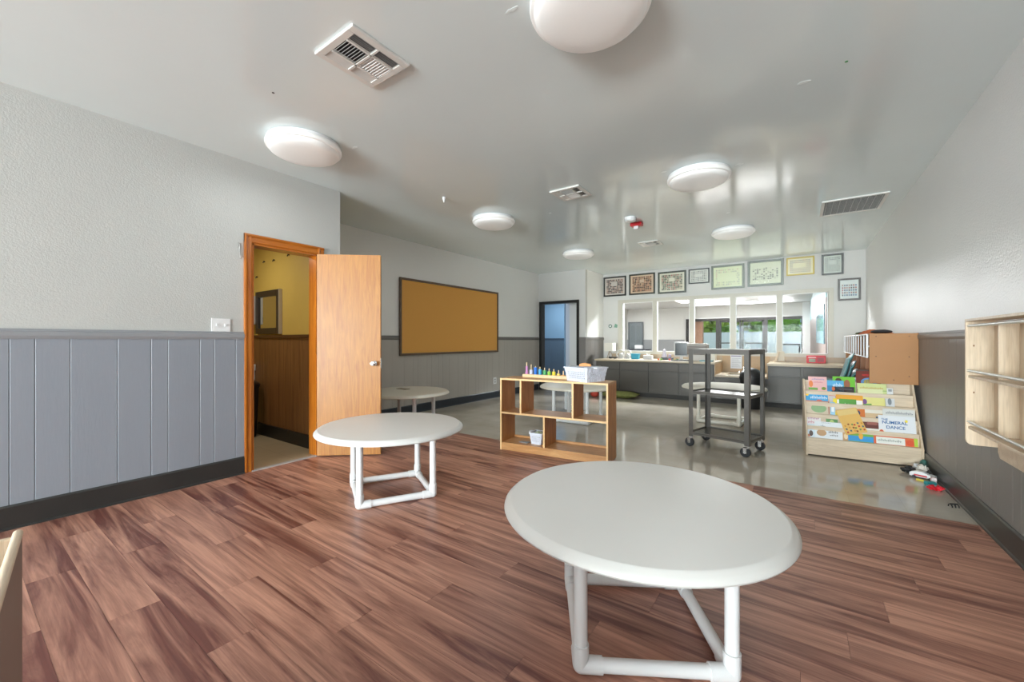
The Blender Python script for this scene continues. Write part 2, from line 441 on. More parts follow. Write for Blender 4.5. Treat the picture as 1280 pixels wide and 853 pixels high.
struct(B(-3.97, -3.80, YE - 0.03, YE, 0, 0.13).build('baseboard_hall_door', BASEM))

# ------------------------------------------------------------------ bathroom behind the oak door
MUST = MATS['mustard_wall_paint']
struct(B(-6.4, -6.3, 0.6, 2.303, 0, H_C).build('wall_bathroom_end', MUST))
struct(B(-6.4, XL - 0.12, 0.5, 0.6, 0, H_C).build('wall_bathroom_side', MUST))
struct(B(-6.4, XL - 0.12, 0.5, 2.445, 2.5, 2.6).build('ceiling_bathroom', WALL))
PANEL = wood('brown_panelling', (150, 108, 66), (116, 78, 44), stretch=(14, 14, 0.6), scale=2.5, rough=0.45)
bdv = bpy.data.objects['wall_bathroom_divider']
x = -6.3
k = 0
while x < XL - 0.13:
    w = (0.2, 0.13, 0.25, 0.16)[k % 4]; x2 = min(x + w, XL - 0.12)
    B(x + 0.001, x2 - 0.001, 2.303 - 0.010, 2.303, 0, 1.19).build('wainscot_board', PANEL, bdv); x = x2; k += 1
struct(B(-6.3, XL - 0.12, 2.275, 2.303, 1.19, 1.225).build('trim_rail_bathroom', mat('dark_brown_rail', (84, 52, 28), 0.4)))
struct(B(-6.3, XL - 0.12, 2.27, 2.303, 0, 0.14).build('baseboard_bathroom', mat('black_cove_base', (24, 25, 28), 0.4)))
mir = thing('wall_mirror', 'dark framed mirror on the mustard bathroom wall', 'mirror', (-5.22, 2.29, 1.5))
fm = MB()
for a in ((-0.30, -0.235, -0.26, 0.26), (0.235, 0.30, -0.26, 0.26), (-0.235, 0.235, -0.26, -0.19), (-0.235, 0.235, 0.19, 0.26)):
    fm.box(a[0], a[1], -0.025, 0.012, a[2], a[3])
fm.build('frame', mat('dark_brown_frame', (46, 38, 32), 0.35), mir, bevel=0.003)
B(-0.235, 0.235, -0.008, 0.004, -0.19, 0.19).build('glass', mat('mirror_silver', (230, 230, 225), 0.03, metal=1.0), mir)
B(0.30, 0.308, -0.027, 0.012, -0.262, 0.262).build('edge_strip', mat('pale_edge', (214, 208, 200), 0.4), mir)
td = thing('towel_dispenser', 'white paper towel dispenser left of the bathroom mirror', 'dispenser', (-5.66, 2.30, 1.36))
B(-0.10, 0.10, -0.11, 0.0, 0, 0.36).build('case', mat('grey_white_plastic', (196, 198, 198), 0.35), td, bevel=0.012)
B(-0.09, 0.09, -0.113, -0.109, 0.03, 0.10).build('slot', BLACKP, td)
sb = thing('wall_box', 'small white box fixed low on the bathroom panelling', 'box', (-5.68, 2.292, 0.66))
B(-0.09, 0.09, -0.05, 0.0, 0.0, 0.12).build('pipe_cover', WHITE, sb, bevel=0.004)
B(-0.11, 0.11, -0.06, 0.0, 0.12, 0.2).build('case', WHITE, sb, bevel=0.004)
B(-0.06, 0.06, -0.063, -0.058, 0.14, 0.18).build('grille', mat('beige_grille', (170, 150, 128), 0.5), sb)
def bin_(name, label, loc, r, h, dome, m, n=24):
    t = thing(name, label, 'trash can', loc)
    MB().lathe([(r * 0.80, 0), (r * 0.82, 0.01), (r, h - 0.03), (r * 1.04, h - 0.03), (r * 1.04, h)], n).build('body', m, t, smooth=True)
    prof = [(r * 1.06, h - 0.012), (r * 1.06, h + 0.012)] + [(r * 1.02 * math.cos(a), h + 0.012 + dome * math.sin(a)) for a in [i * math.pi / 2 / 7 for i in range(8)][:-1]] + [(0.01, h + 0.012 + dome)]
    MB().lathe(prof, n).build('lid', m, t, smooth=True)
    return t
bin_('trash_can', 'black round trash can inside the bathroom doorway', (-5.42, 2.09, 0.002), 0.165, 0.62, 0.05, BLACKP)
bl = thing('added_bathroom_light', 'unseen white globe light added to brighten the bathroom', 'light', (-5.0, 1.5, 2.5))  # globe and lamp added out of view to lift the mustard walls
MB().lathe([(0.08, 0.0), (0.08, -0.02), (0.05, -0.03)], 20).build('base', WHITE, bl, smooth=True)
MB().sphere((0, 0, -0.09), 0.075).build('globe', mat('lit_opal_glass', (255, 244, 220), 0.3, emit=5), bl, smooth=True)
def lamp_in(parent, z, power, col, size=0.14):
    l = bpy.data.lights.new('lamp', 'AREA'); l.shape = 'DISK'; l.size = size; l.energy = power; l.color = col
    o = bpy.data.objects.new('lamp', l); o.location = (0, 0, z); o.parent = parent; COL.objects.link(o)
lamp_in(bl, -0.17, 9, (1, 0.95, 0.85))
for i, (hx, hz) in enumerate(((-5.55, 1.96), (-5.1, 2.12), (-4.75, 2.14), (-5.35, 2.13))):
    lab = ['lowest of the four small dark pegs on the mustard bathroom wall', 'small dark peg above the right half of the bathroom mirror', 'small dark peg nearest the oak door, high on the mustard wall', 'small dark peg above the left half of the bathroom mirror'][i]
    tag(MB().cyl((hx, 2.303, hz), (hx, 2.285, hz), 0.008, 8).cyl((hx, 2.288, hz), (hx, 2.28, hz - 0.02), 0.006, 6).build('wall_hook', BLACKP), lab, 'hook', 'bathroom wall pegs')

# ------------------------------------------------------------------ door 1: frame and leaf
df = struct(MB().box(XL - 0.13, XL + 0.008, DB0, DB0 + 0.02, 0, DBZ).build('door_1', OAKTRIM))
B(XL - 0.13, XL + 0.008, DB1 - 0.02, DB1, 0, DBZ).build('jamb', OAKTRIM, df)
B(XL - 0.13, XL + 0.008, DB0, DB1, DBZ - 0.02, DBZ).build('head', OAKTRIMH, df)
def casing(a, b, z0, z1, horiz):
    m = MB()
    if not horiz:
        prof = [(XL, a), (XL + 0.02, a), (XL + 0.024, a + 0.012), (XL + 0.014, a + 0.03), (XL + 0.018, b - 0.01), (XL + 0.010, b), (XL, b)]
        m.prism(prof, 'z', z0, z1)
    else:
        prof = [(XL, z1), (XL + 0.02, z1), (XL + 0.024, z1 - 0.012), (XL + 0.014, z1 - 0.03), (XL + 0.018, z0 + 0.01), (XL + 0.010, z0), (XL, z0)]
        m.prism(prof, 'y', a, b)
    return m
casing(DB0 - 0.058, DB0 + 0.006, 0, DBZ + 0.068, False).build('casing', OAKTRIM, df)
casing(DB1 - 0.006, DB1 + 0.058, 0, DBZ + 0.068, False).build('casing', OAKTRIM, df)
casing(DB0 - 0.058, DB1 + 0.058, DBZ - 0.006, DBZ + 0.072, True).build('head_casing', OAKTRIMH, df)
leaf = struct(B(0, 0.62, -0.035, 0, 0.012, 2.02).build('door_2', OAKDOOR, None, bevel=0.002))
leaf.location = (XL + 0.03, DB1 - 0.012, 0)
leaf.rotation_euler = (0, 0, R(40))
kn = MB().lathe([(0.026, 0), (0.026, 0.006), (0.012, 0.01), (0.011, 0.035), (0.024, 0.045), (0.027, 0.058), (0.02, 0.07), (0.004, 0.073)], 20)
for s in (1, -1):
    k_ = kn.build('door_knob', CHROME, leaf, smooth=True)
    k_.location = (0.56, -0.035 if s == 1 else 0.0, 0.93); k_.rotation_euler = (R(90 * s), 0, 0)
B(0.615, 0.622, -0.03, -0.005, 0.88, 0.98).build('latch_plate', STEEL, leaf)
for z in (0.25, 1.02, 1.78):
    MB().cyl((-0.006, -0.01, z), (-0.006, -0.01, z + 0.09), 0.007, 10).build('hinge', mat('dark_brass', (110, 76, 36), 0.35, metal=0.8), leaf)

# ------------------------------------------------------------------ door 3: black framed hall doorway, blue hall beyond
d3 = struct(B(-4.99, -4.93, YE - 0.03, YE + 0.13, 0, 2.07).build('door_3', BLACK))
B(-4.02, -3.965, YE - 0.03, YE + 0.13, 0, 2.07).build('jamb', BLACK, d3)
B(-4.93, -4.02, YE - 0.03, YE + 0.13, 2.01, 2.07).build('head', BLACK, d3)
BLUEU = mat('blue_wall_paint', (126, 164, 196), 0.5)
BLUEL = mat('slate_blue_wainscot', (86, 108, 130), 0.45)
hw = struct(B(-7.4, -5.56, 10.5, 10.6, 0, H_C).build('wall_hall_blue', BLUEU))
x = -7.4
while x < -5.57:
    B(x + 0.001, min(x + 0.2, -5.56) - 0.001, 10.488, 10.5, 0, 1.19).build('wainscot_board', BLUEL, hw); x += 0.2
struct(B(-7.4, -5.56, 10.47, 10.5, 1.19, 1.225).build('trim_rail_hall', mat('dark_slate_rail', (66, 84, 104), 0.4)))
struct(B(-7.4, -4.7, 8.3, 10.6, 2.6, 2.7).build('ceiling_hall', WALL))
struct(B(-7.5, -7.4, 8.3, 10.6, 0, H_C).build('wall_hall_end', BLUEU))
struct(B(-7.4, XREC - 0.12, 8.2, 8.3, 0, H_C).build('wall_hall_front', WALL))
struct(B(-4.72, -4.65, 9.3, 13.0, 0, H_C).build('wall_hall_side', WALL))
struct(B(-4.72, -3.94, 9.2, 9.3, 0, H_C).build('wall_hall_corner', WALL))
SIDING = mat('white_siding', (226, 230, 236), 0.5)
ow = struct(B(-8.5, -5.0, 13.0, 13.1, 0, 3.2).build('wall_outer_siding', SIDING))
for i in range(17):
    B(-8.5 + i * 0.2 + 0.003, -8.5 + i * 0.2 + 0.197, 12.985, 13.0, 0, 3.2).build('siding_board', SIDING, ow)
w3 = struct(MB().box(-6.62, -6.54, 12.95, 13.0, 0.95, 2.1).box(-6.22, -6.14, 12.95, 13.0, 0.95, 2.1).box(-6.54, -6.22, 12.95, 13.0, 0.95, 1.03).box(-6.54, -6.22, 12.95, 13.0, 2.02, 2.1).build('window_3', WHITE))
B(-6.54, -6.22, 12.962, 12.975, 1.03, 2.02).build('pane', mat('dark_window_glass', (70, 74, 72), 0.08), w3)
B(-6.54, -6.22, 12.95, 12.98, 1.5, 1.53).build('sash_bar', WHITE, w3)
pp = thing('paper_cutout', 'white paper cut-out on the blue hall wall beside the black door frame', 'paper', (-5.86, 10.47, 1.62))
pp.location = (-6.78 + 0.35, 10.46, 1.55)
poly = [(0.16 * math.cos(t) * (1 + 0.12 * math.sin(3 * t)), 0.26 * math.sin(t)) for t in [2 * math.pi * i / 20 for i in range(20)]]
MB().prism(poly, 'y', -0.004, 0.004).build('body', WHITE, pp)
MB().prism([(x_ * 0.35, z_ * 0.35 - 0.42) for x_, z_ in poly], 'y', -0.004, 0.004).build('tail', WHITE, pp)

hl = thing('added_hall_light', 'unseen globe light added to brighten the blue hall', 'light', (-5.6, 9.6, 2.6))  # hidden globe, added because the blue wall came out dark
MB().lathe([(0.08, 0.0), (0.08, -0.02), (0.05, -0.03)], 20).build('base', WHITE, hl, smooth=True)
MB().sphere((0, 0, -0.10), 0.085).build('globe', mat('lit_hall_globe', (255, 255, 255), 0.3, emit=8), hl, smooth=True)
lamp_in(hl, -0.19, 18, (0.95, 0.98, 1.0))

# ------------------------------------------------------------------ window 1: five fixed panes in the far wall
w1 = struct(MB().box(WX0 - 0.10, WX0, YF - 0.02, YF + 0.12, WZ0 - 0.06, WZ1 + 0.07).box(WX1, WX1 + 0.075, YF - 0.02, YF + 0.12, WZ0 - 0.06, WZ1 + 0.07)
            .box(WX0, WX1, YF - 0.02, YF + 0.12, WZ1, WZ1 + 0.07).box(WX0, WX1, YF - 0.02, YF + 0.12, WZ0 - 0.06, WZ0).build('window_1', CREAMT))
px = [(-3.337, -2.646), (-2.559, -1.877), (-1.79, -1.108), (-1.014, -0.324), (-0.24, 0.445)]
for i, (a, b) in enumerate(px):
    B(a - 0.005, b + 0.005, YF + 0.04, YF + 0.048, WZ0, WZ1).build('pane', GLASS, w1)
    if i < 4: B(b, px[i + 1][0], YF - 0.015, YF + 0.115, WZ0, WZ1).build('mullion', CREAMT, w1)
    st = MB()
    st.box(a, a + 0.012, YF + 0.0, YF + 0.035, WZ0, WZ1).box(b - 0.012, b, YF + 0.0, YF + 0.035, WZ0, WZ1).box(a, b, YF + 0.0, YF + 0.035, WZ0, WZ0 + 0.012).box(a, b, YF + 0.0, YF + 0.035, WZ1 - 0.012, WZ1)
    st.build('glazing_bead', WHITE, w1)

# ------------------------------------------------------------------ lobby beyond the glass
LW = mat('lobby_wall', (214, 213, 210), 0.5)
struct(B(-7.4, 1.1, 9.3, 20.6, 2.735, 2.83).build('ceiling_lobby', mat('lobby_ceiling', (196, 196, 196), 0.5)))
struct(B(-7.4, -7.2, 13.1, 20.6, 0, 2.74).build('wall_lobby_left', LW))
struct(B(-7.4, -4.3, 20.5, 20.6, 0, 2.74).build('wall_lobby_end', LW))
struct(B(-4.3, 0.6, 20.5, 20.6, 2.17, 2.74).build('wall_lobby_header', LW))
struct(B(-7.2, -4.4, 20.46, 20.5, 0, 1.2).build('wall_lobby_wainscot', mat('pale_grey_wainscot', (150, 152, 154), 0.45)))
TEALW = mat('teal_wall_paint', (96, 142, 150), 0.45)
wt = struct(B(0.42, 0.54, 9.3, 20.5, 1.95, 2.74).build('wall_lobby_right', TEALW))
struct(B(0.42, 0.54, 9.3, 20.5, 0, 1.95).build('wall_lobby_right_lower', mat('taupe_wall', (112, 98, 94), 0.5, var=0.15, vscale=8)))
w4 = struct(MB().box(0.40, 0.42, 9.6, 9.7, 1.1, 1.85).box(0.40, 0.42, 13.2, 13.3, 1.1, 1.85).box(0.40, 0.42, 9.7, 13.2, 1.78, 1.85).box(0.40, 0.42, 9.7, 13.2, 1.1, 1.17).build('window_4', mat('slate_teal_frame', (92, 122, 134), 0.4)))
B(0.405, 0.415, 9.7, 13.2, 1.17, 1.78).build('pane', mat('teal_reflecting_glass', (110, 150, 158), 0.1), w4)
struct(B(0.16, 0.42, 20.4, 20.5, 0, 2.74).build('wall_lobby_corner', WHITE))
# grey panelled lobby door
d4 = struct(MB().box(-7.12, -7.05, 20.42, 20.46, 0, 2.1).box(-6.42, -6.35, 20.42, 20.46, 0, 2.1).box(-7.05, -6.42, 20.42, 20.46, 2.04, 2.1).build('door_4', mat('grey_door_frame', (96, 102, 106), 0.4)))
B(-7.05, -6.42, 20.435, 20.46, 0, 2.04).build('leaf', mat('grey_door_paint', (120, 128, 132), 0.4), d4)
for z0, z1 in ((0.2, 0.9), (1.05, 1.9)):
    for x0 in (-6.98, -6.70): B(x0, x0 + 0.22, 20.428, 20.437, z0, z1).build('panel', mat('grey_door_panel', (112, 120, 124), 0.4), d4)
# dark framed shop front with double doors
FR = mat('dark_bronze_aluminium', (40, 36, 34), 0.35)
w2 = struct(B(-4.33, 0.24, 20.42, 20.56, 2.05, 2.17).build('window_2', FR))
for a, b in ((-4.33, -4.20), (-3.05, -2.89), (-1.19, -1.05), (0.12, 0.24)):
    B(a, b, 20.42, 20.56, 0, 2.05).build('post', FR, w2)
for a, b in ((-4.20, -3.05), (-1.05, 0.12)):
    B(a, b, 20.44, 20.54, 0, 0.12).build('sill', FR, w2)
    B(a, b, 20.485, 20.495, 0.12, 2.05).build('pane', GLASS, w2)
for a, b, hx in ((-2.89, -2.045, -2.10), (-2.01, -1.19, -1.96)):
    d = struct(MB().box(a, a + 0.06, 20.45, 20.51, 0.01, 2.05).box(b - 0.06, b, 20.45, 20.51, 0.01, 2.05).box(a, b, 20.45, 20.51, 0.01, 0.2).box(a, b, 20.45, 20.51, 1.98, 2.05).build('door_5', FR))
    B(a + 0.06, b - 0.06, 20.475, 20.485, 0.2, 1.98).build('pane', GLASS, d)
    B(a + 0.06, b - 0.06, 20.40, 20.44, 1.02, 1.07).build('push_bar', FR, d)
    MB().tube([(hx + 0.10 * math.cos(t), 20.38, 1.05 + 0.14 * math.sin(t)) for t in [2 * math.pi * i / 16 for i in range(17)]], 0.012, 6).build('ring_handle', FR, d)
# lobby light, lit
def disc_light(name, label, loc, r=0.275, m=None, group='round ceiling lights', power=4.5):
    t = thing(name, label, 'ceiling light', loc, group=group)
    MB().lathe([(r * 0.93, 0.0), (r * 0.97, -0.004), (r * 0.97, -0.03), (r * 0.90, -0.032)], 48).build('mounting_ring', WHITE, t, smooth=True)
    MB().lathe([(r * 0.985, -0.026), (r, -0.032), (r, -0.046), (r * 0.985, -0.056), (r * 0.93, -0.060), (r * 0.925, -0.066), (r * 0.90, -0.080), (r * 0.82, -0.092), (r * 0.6, -0.102), (r * 0.3, -0.107), (0.004, -0.108)], 48).build('diffuser', m or DIFF, t, smooth=True)
    l = bpy.data.lights.new('lamp', 'AREA'); l.shape = 'DISK'; l.size = 0.5; l.energy = power; l.color = (0.93, 0.985, 1.0)
    lo_ = bpy.data.objects.new('lamp', l); lo_.location = (0, 0, -0.112); lo_.parent = t; COL.objects.link(lo_)
    return t
LIT = mat('lit_diffuser', (255, 255, 255), 0.3, emit=4)
disc_light('ceiling_light', 'lit round ceiling light seen through the fourth far window pane', (-1.5, 18.6, 2.735), 0.27, LIT, group='lobby lights', power=30)
for lx, ly, lab in ((-2.95, 10.3, 'just beyond the first far window pane'), (-2.2, 10.3, 'just beyond the third far window pane'), (-1.2, 10.3, 'just beyond the fourth far window pane'), (-6.8, 18.2, 'in the far left corner of the lobby')):  # added lamps, out of view, brightening the main room and the lobby
    disc_light('ceiling_light', 'unseen round ceiling light added ' + lab, (lx, ly, 2.735), 0.27, LIT, group='lobby lights', power=170 if ly < 11 else 60)
tag(B(-3.9, -2.9, 16.5, 17.7, 2.70, 2.7345).build('light_panel', LIT), 'flat lit square panel on the lobby ceiling seen through the third pane', 'light')
tag(MB().box(-6.9, -5.9, 19.6, 20.3, 0.70, 0.74).box(-6.85, -6.8, 19.65, 20.25, 0, 0.7).box(-6.0, -5.95, 19.65, 20.25, 0, 0.7).build('lobby_desk', mat('dark_desk', (70, 72, 80), 0.4)), 'dark desk in front of the grey lobby door', 'desk')
tag(B(-6.55, -6.2, 19.7, 19.95, 0.741, 0.93).build('desk_printer', WHITE, None, bevel=0.03), 'white printer standing on the lobby desk', 'printer')

# ------------------------------------------------------------------ outdoors beyond the shop front
struct(B(-30, 30, 20.6, 22.5, -0.1, -0.02).build('ground_walk', mat('concrete_walk', (190, 188, 182), 0.8, var=0.06)))
struct(B(-60, 60, 22.5, 90, -0.1, -0.02).build('ground_lawn', mat('lawn', (120, 160, 60), 0.9, var=0.25, vscale=3)))
fe = thing('board_fence', 'white vertical board fence across the lawn outside', 'fence', (0, 30, -0.02))
FEN = mat('white_fence_vinyl', (206, 214, 226), 0.5)
fb = B(0.004, 0.196, 0, 0.03, 0.0, 1.72).mesh('fence_board', FEN)
for i in range(60):
    o = bpy.data.objects.new('fence_board', fb); COL.objects.link(o); o.parent = fe; o.location = (-10 + i * 0.2, 0, 0)
B(-10, 2, 0.03, 0.08, 1.5, 1.6).build('fence_rail', FEN, fe); B(-10, 2, 0.03, 0.08, 0.3, 0.4).build('fence_rail', FEN, fe)
def tree(label, x, y, z, rx, rz, col, n=420):
    t = thing('leafy_tree', label, 'tree', (x, y, -0.02), group='trees beyond the fence')
    mb = MB(); r = random.Random(int(x * 31 + y))
    for i in range(n):
        a, b, c = r.gauss(0, 1), r.gauss(0, 1), r.gauss(0, 1); l = math.sqrt(a * a + b * b + c * c); q = r.random() ** 0.4
        p = Vector((a / l * rx * q, b / l * rx * q, z + c / l * rz * q)); s = 0.16 + r.random() * 0.16
        M_ = Matrix.Translation(p) @ Matrix.Rotation(r.random() * 6, 4, 'Z') @ Matrix.Rotation(r.random() * 3, 4, 'X')
        mb.add([M_ @ Vector((-s, -s * 0.6, 0)), M_ @ Vector((s, -s * 0.6, 0.05)), M_ @ Vector((s, s * 0.6, 0)), M_ @ Vector((-s, s * 0.6, 0.05))], [(0, 1, 2, 3)])
    mb.build('crown', mat('leaf_%d_%d_%d' % col, col, 0.6, var=0.3, vscale=2), t)
    m2 = MB().cyl((0, 0, 0), (0, 0, z), 0.14, 8, 0.08)
    for k in range(5):
        an = k * 1.3; m2.cyl((0, 0, z * 0.6), (rx * 0.6 * math.cos(an), rx * 0.6 * math.sin(an), z + rz * 0.2), 0.06, 6, 0.02)
    m2.build('trunk', mat('bark', (90, 72, 60), 0.8), t)
tree('yellow green tree beyond the fence, leftmost through the third pane', -5.6, 33, 2.4, 1.6, 1.2, (150, 176, 70))
tree('bare branched pinkish tree behind the double doors', -3.0, 38, 2.8, 1.5, 0.9, (150, 160, 100), 120)
tree('bright green tree beyond the fence between the fourth and fifth panes', -1.6, 34.5, 2.2, 1.2, 1.2, (128, 178, 58))
tree('bright green tree beside the white gabled house', -0.6, 31.5, 2.1, 0.7, 1.0, (110, 164, 54))
tree('small low green shrub above the fence behind the double doors', -4.0, 31, 1.6, 0.8, 0.5, (128, 168, 84), 160)
ho = thing('gabled_house', 'white gabled house beyond the fence at the right', 'house', (0.9, 40, -0.02))
HW = mat('house_white', (236, 232, 224), 0.6)
MB().prism([(-0.85, 0), (2.0, 0), (2.0, 2.2), (0.6, 3.4), (-0.85, 1.9)], 'y', 0, 4).build('wall', HW, ho)
MB().prism([(-1.05, 1.75), (0.6, 3.5), (2.2, 2.1), (2.2, 2.2), (0.6, 3.65), (-1.15, 1.8)], 'y', -0.2, 4.2).build('roof', mat('grey_shingle', (120, 116, 112), 0.7), ho)
hwn = B(0.05, 0.35, -0.05, 0.0, 2.0, 2.6).build('window', mat('grey_house_window', (90, 88, 86), 0.2), ho)
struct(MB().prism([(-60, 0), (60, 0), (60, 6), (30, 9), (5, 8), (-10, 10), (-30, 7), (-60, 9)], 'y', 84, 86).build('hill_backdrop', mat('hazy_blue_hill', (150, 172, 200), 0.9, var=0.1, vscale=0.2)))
struct(B(-3.98, -3.66, 20.7, 21.0, 0, 3).build('trim_outer_post', mat('tan_brick_post', (176, 136, 112), 0.7, var=0.2, vscale=12)))
pt = thing('patio_bench', 'black metal bench outside the right hand shop front window', 'bench', (-0.35, 22.3, -0.02))
for a in (-0.42, 0.42):
    MB().tube([(a, -0.25, 0), (a, -0.25, 1.0), (a, 0.25, 1.0), (a, 0.25, 0)], 0.03, 8).build('end_frame', BLACK, pt)
B(-0.42, 0.42, -0.27, -0.23, 0.97, 1.03).build('top_rail', BLACK, pt); B(-0.42, 0.42, -0.2, 0.25, 0.52, 0.56).build('seat', BLACK, pt)

# ------------------------------------------------------------------ framed class photographs on the far wall
def frame(label, x0, x1, z0, z1, fw, fcol, m, mat_w=0.0, mat_col=(230, 228, 220)):
    t = thing('framed_photograph', label, 'picture', ((x0 + x1) / 2, YF, z0), group='class photographs on the far wall')
    w = (x1 - x0) / 2; h = z1 - z0; F_ = mat('frame_%d_%d_%d' % fcol, fcol, 0.35)
    f = MB()
    f.box(-w, -w + fw, -0.025, 0, 0, h).box(w - fw, w, -0.025, 0, 0, h).box(-w + fw, w - fw, -0.025, 0, 0, fw).box(-w + fw, w - fw, -0.025, 0, h - fw, h)
    f.build('frame', F_, t, bevel=0.003)
    B(-w + fw, w - fw, -0.014, -0.006, fw, h - fw).build('print', m, t)
    gl = B(-w + fw, w - fw, -0.018, -0.0165, fw, h - fw).build('glass', GLASS, t)
    return t
P1 = [(70, 62, 60), (112, 92, 84), (150, 118, 104), (60, 54, 56), (96, 70, 66), (168, 150, 138), (46, 42, 44)]
P2 = [(86, 66, 54), (140, 104, 80), (168, 120, 96), (60, 46, 42), (110, 70, 58), (184, 152, 126)]
P3 = [(80, 84, 72), (130, 122, 102), (172, 160, 140), (56, 62, 50), (150, 90, 84), (96, 104, 84)]
PB = [(90, 92, 90), (130, 130, 126), (60, 62, 62), (150, 140, 130)]
PG = [(86, 80, 92), (140, 96, 96), (110, 110, 130), (70, 66, 76)]
PD = [(60, 72, 104), (140, 90, 90), (90, 110, 140), (66, 60, 64), (150, 130, 120)]
frame('black framed photo collage at the left end of the far wall', -3.80, -3.25, 2.205, 2.669, 0.035, (32, 32, 28), collage('collage_a', 14, 9, P1, (190, 182, 174), 0.84, hole=(0.32, 0.62, 0.52, 0.78)))
frame('black framed reddish photo collage, second from the left on the far wall', -3.18, -2.594, 2.205, 2.680, 0.035, (40, 44, 34), collage('collage_b', 15, 9, P2, (200, 176, 152), 0.84, hole=(0.4, 0.6, 0.58, 0.76)))
frame('dark green framed photo collage, third from the left on the far wall', -2.53, -1.941, 2.19, 2.668, 0.038, (48, 54, 42), collage('collage_c', 15, 9, P3, (208, 206, 188), 0.84, hole=(0.38, 0.6, 0.55, 0.75)))
frame('small black framed pale photo sheet hung between the collages and the big frames', -1.895, -1.49, 2.358, 2.669, 0.025, (34, 38, 34), collage('collage_d', 11, 7, PB, (206, 208, 200), 0.6, hole=(0.3, 0.7, 0.45, 0.65)))
frame('large green framed photo with a shiny warped sheet over the third pane', -1.455, -0.86, 2.205, 2.692, 0.04, (88, 96, 84), collage('collage_e', 16, 8, [(178, 188, 150), (200, 206, 172), (164, 172, 150), (190, 176, 150)], (206, 214, 178), 0.7, z0=0.08, z1=0.9, hole=(0.15, 0.8, 0.3, 0.7)))
frame('large green framed photo over the fourth pane beside the gold frame', -0.806, -0.217, 2.215, 2.715, 0.042, (82, 90, 80), collage('collage_f', 12, 10, [(176, 182, 160), (196, 202, 178), (120, 124, 112), (206, 210, 190)], (204, 210, 186), 0.8, z0=0.2, z1=0.75))
frame('gold framed certificate of tiny portraits', -0.173, 0.25, 2.373, 2.706, 0.022, (190, 168, 66), collage('collage_g', 13, 7, PG, (214, 210, 176), 0.55, hole=(0.2, 0.75, 0.38, 0.66)))
frame('squarish black framed portrait sheet right of the gold frame', 0.354, 0.662, 2.336, 2.706, 0.03, (30, 30, 26), collage('collage_h', 9, 9, [(92, 100, 96), (130, 138, 130), (70, 76, 74)], (196, 204, 196), 0.6, hole=(0.3, 0.7, 0.5, 0.7)))
frame('dark brown framed sheet of coloured portraits lowest on the far wall', 0.583, 0.893, 1.866, 2.251, 0.03, (56, 46, 42), collage('collage_i', 7, 5, PD, (206, 214, 212), 0.66, z0=0.12, z1=0.78))
ws = thing('wall_sticker', 'pair of small green stickers on the wall left of the windows', 'sticker', (-3.57, YF, 1.5))
MB().prism([(-0.07 + 0.045 * math.cos(t), 0.045 * math.sin(t)) for t in [2 * math.pi * i / 14 for i in range(14)]], 'y', -0.004, 0).build('round_sticker', mat('dark_green_vinyl', (70, 96, 84), 0.4), ws)
MB().prism([(0.02, -0.03), (0.10, -0.04), (0.11, 0.03), (0.05, 0.06)], 'y', -0.004, 0).build('leaf_sticker', mat('green_vinyl', (110, 150, 128), 0.4), ws)
B(-0.09, -0.05, -0.006, -0.003, -0.02, 0.02).build('white_mark', WHITE, ws)

# ------------------------------------------------------------------ ceiling fixtures
for lab, x, y in (('largest round ceiling light, right above the front table and cut by the top edge', -0.78, 1.72),
                  ('round ceiling light near the left wall, nearest the oak door', -3.22, 1.68),
                  ('round ceiling light above the low wooden shelf, mid left', -3.21, 4.13),
                  ('round ceiling light above the wheeled cart, between the camera and the grille', -0.765, 4.13),
                  ('round ceiling light closest to the framed photographs on the right', -0.75, 6.5),
                  ('small looking round ceiling light near the hall doorway', -3.19, 6.56)):
    disc_light('ceiling_light', lab, (x, y, H_C))
VENTW = mat('white_vent_enamel', (218, 217, 213), 0.35)
VDARK = mat('duct_dark', (28, 24, 24), 0.8)
def vent(label, x0, x1, y0, y1):
    t = thing('ceiling_vent', label, 'vent', ((x0 + x1) / 2, (y0 + y1) / 2, H_C), group='square ceiling vents')
    w, h = (x1 - x0) / 2, (y1 - y0) / 2; e = 0.04
    B(-w + e, w - e, -h + e, h - e, -0.004, -0.001).build('duct_backing', VDARK, t)
    f = MB()
    for a in ((-w, -w + e, -h, h), (w - e, w, -h, h), (-w + e, w - e, -h, -h + e), (-w + e, w - e, h - e, h)):
        f.box(a[0], a[1], a[2], a[3], -0.016, 0)
    f.build('frame', VENTW, t, bevel=0.004)
    iw, ih = w - e, h - e; sx = iw * 0.5
    for c in (-sx, sx): B(c - 0.006, c + 0.006, -ih, ih, -0.018, -0.004).build('divider', VENTW, t)
    B(-iw, iw, -0.006, 0.006, -0.018, -0.004).build('divider', VENTW, t)
    n = 8
    def slat(M_, l, ax, tilt):
        Mx = Matrix.Translation(M_) @ (Matrix.Rotation(tilt, 4, 'X') if ax == 'x' else Matrix.Rotation(tilt, 4, 'Y'))
        (MB().mbox(Mx, l, 0.013, 0.0012) if ax == 'x' else MB().mbox(Mx, 0.013, l, 0.0012)).build('slat', VENTW, t)
    for k in range(n):
        f_ = (k + 0.5) / n
        slat((0, -ih + f_ * (ih - 0.006), -0.011), 2 * sx - 0.012, 'x', R(48))
        slat((0, 0.006 + f_ * (ih - 0.006), -0.011), 2 * sx - 0.012, 'x', R(-48))
    for k in range(5):
        f_ = (k + 0.5) / 5
        slat((sx + 0.006 + f_ * (iw - sx - 0.006), 0, -0.011), 2 * ih, 'y', R(48))
        slat((-iw + f_ * (iw - sx - 0.006), 0, -0.011), 2 * ih, 'y', R(-30))
    return t
vent('big square white air vent near the camera, upper left of the ceiling', -2.15, -1.80, 1.176, 1.54)
vent('square air vent in the middle of the ceiling, left of the red alarm light', -2.14, -1.80, 3.71, 4.04)
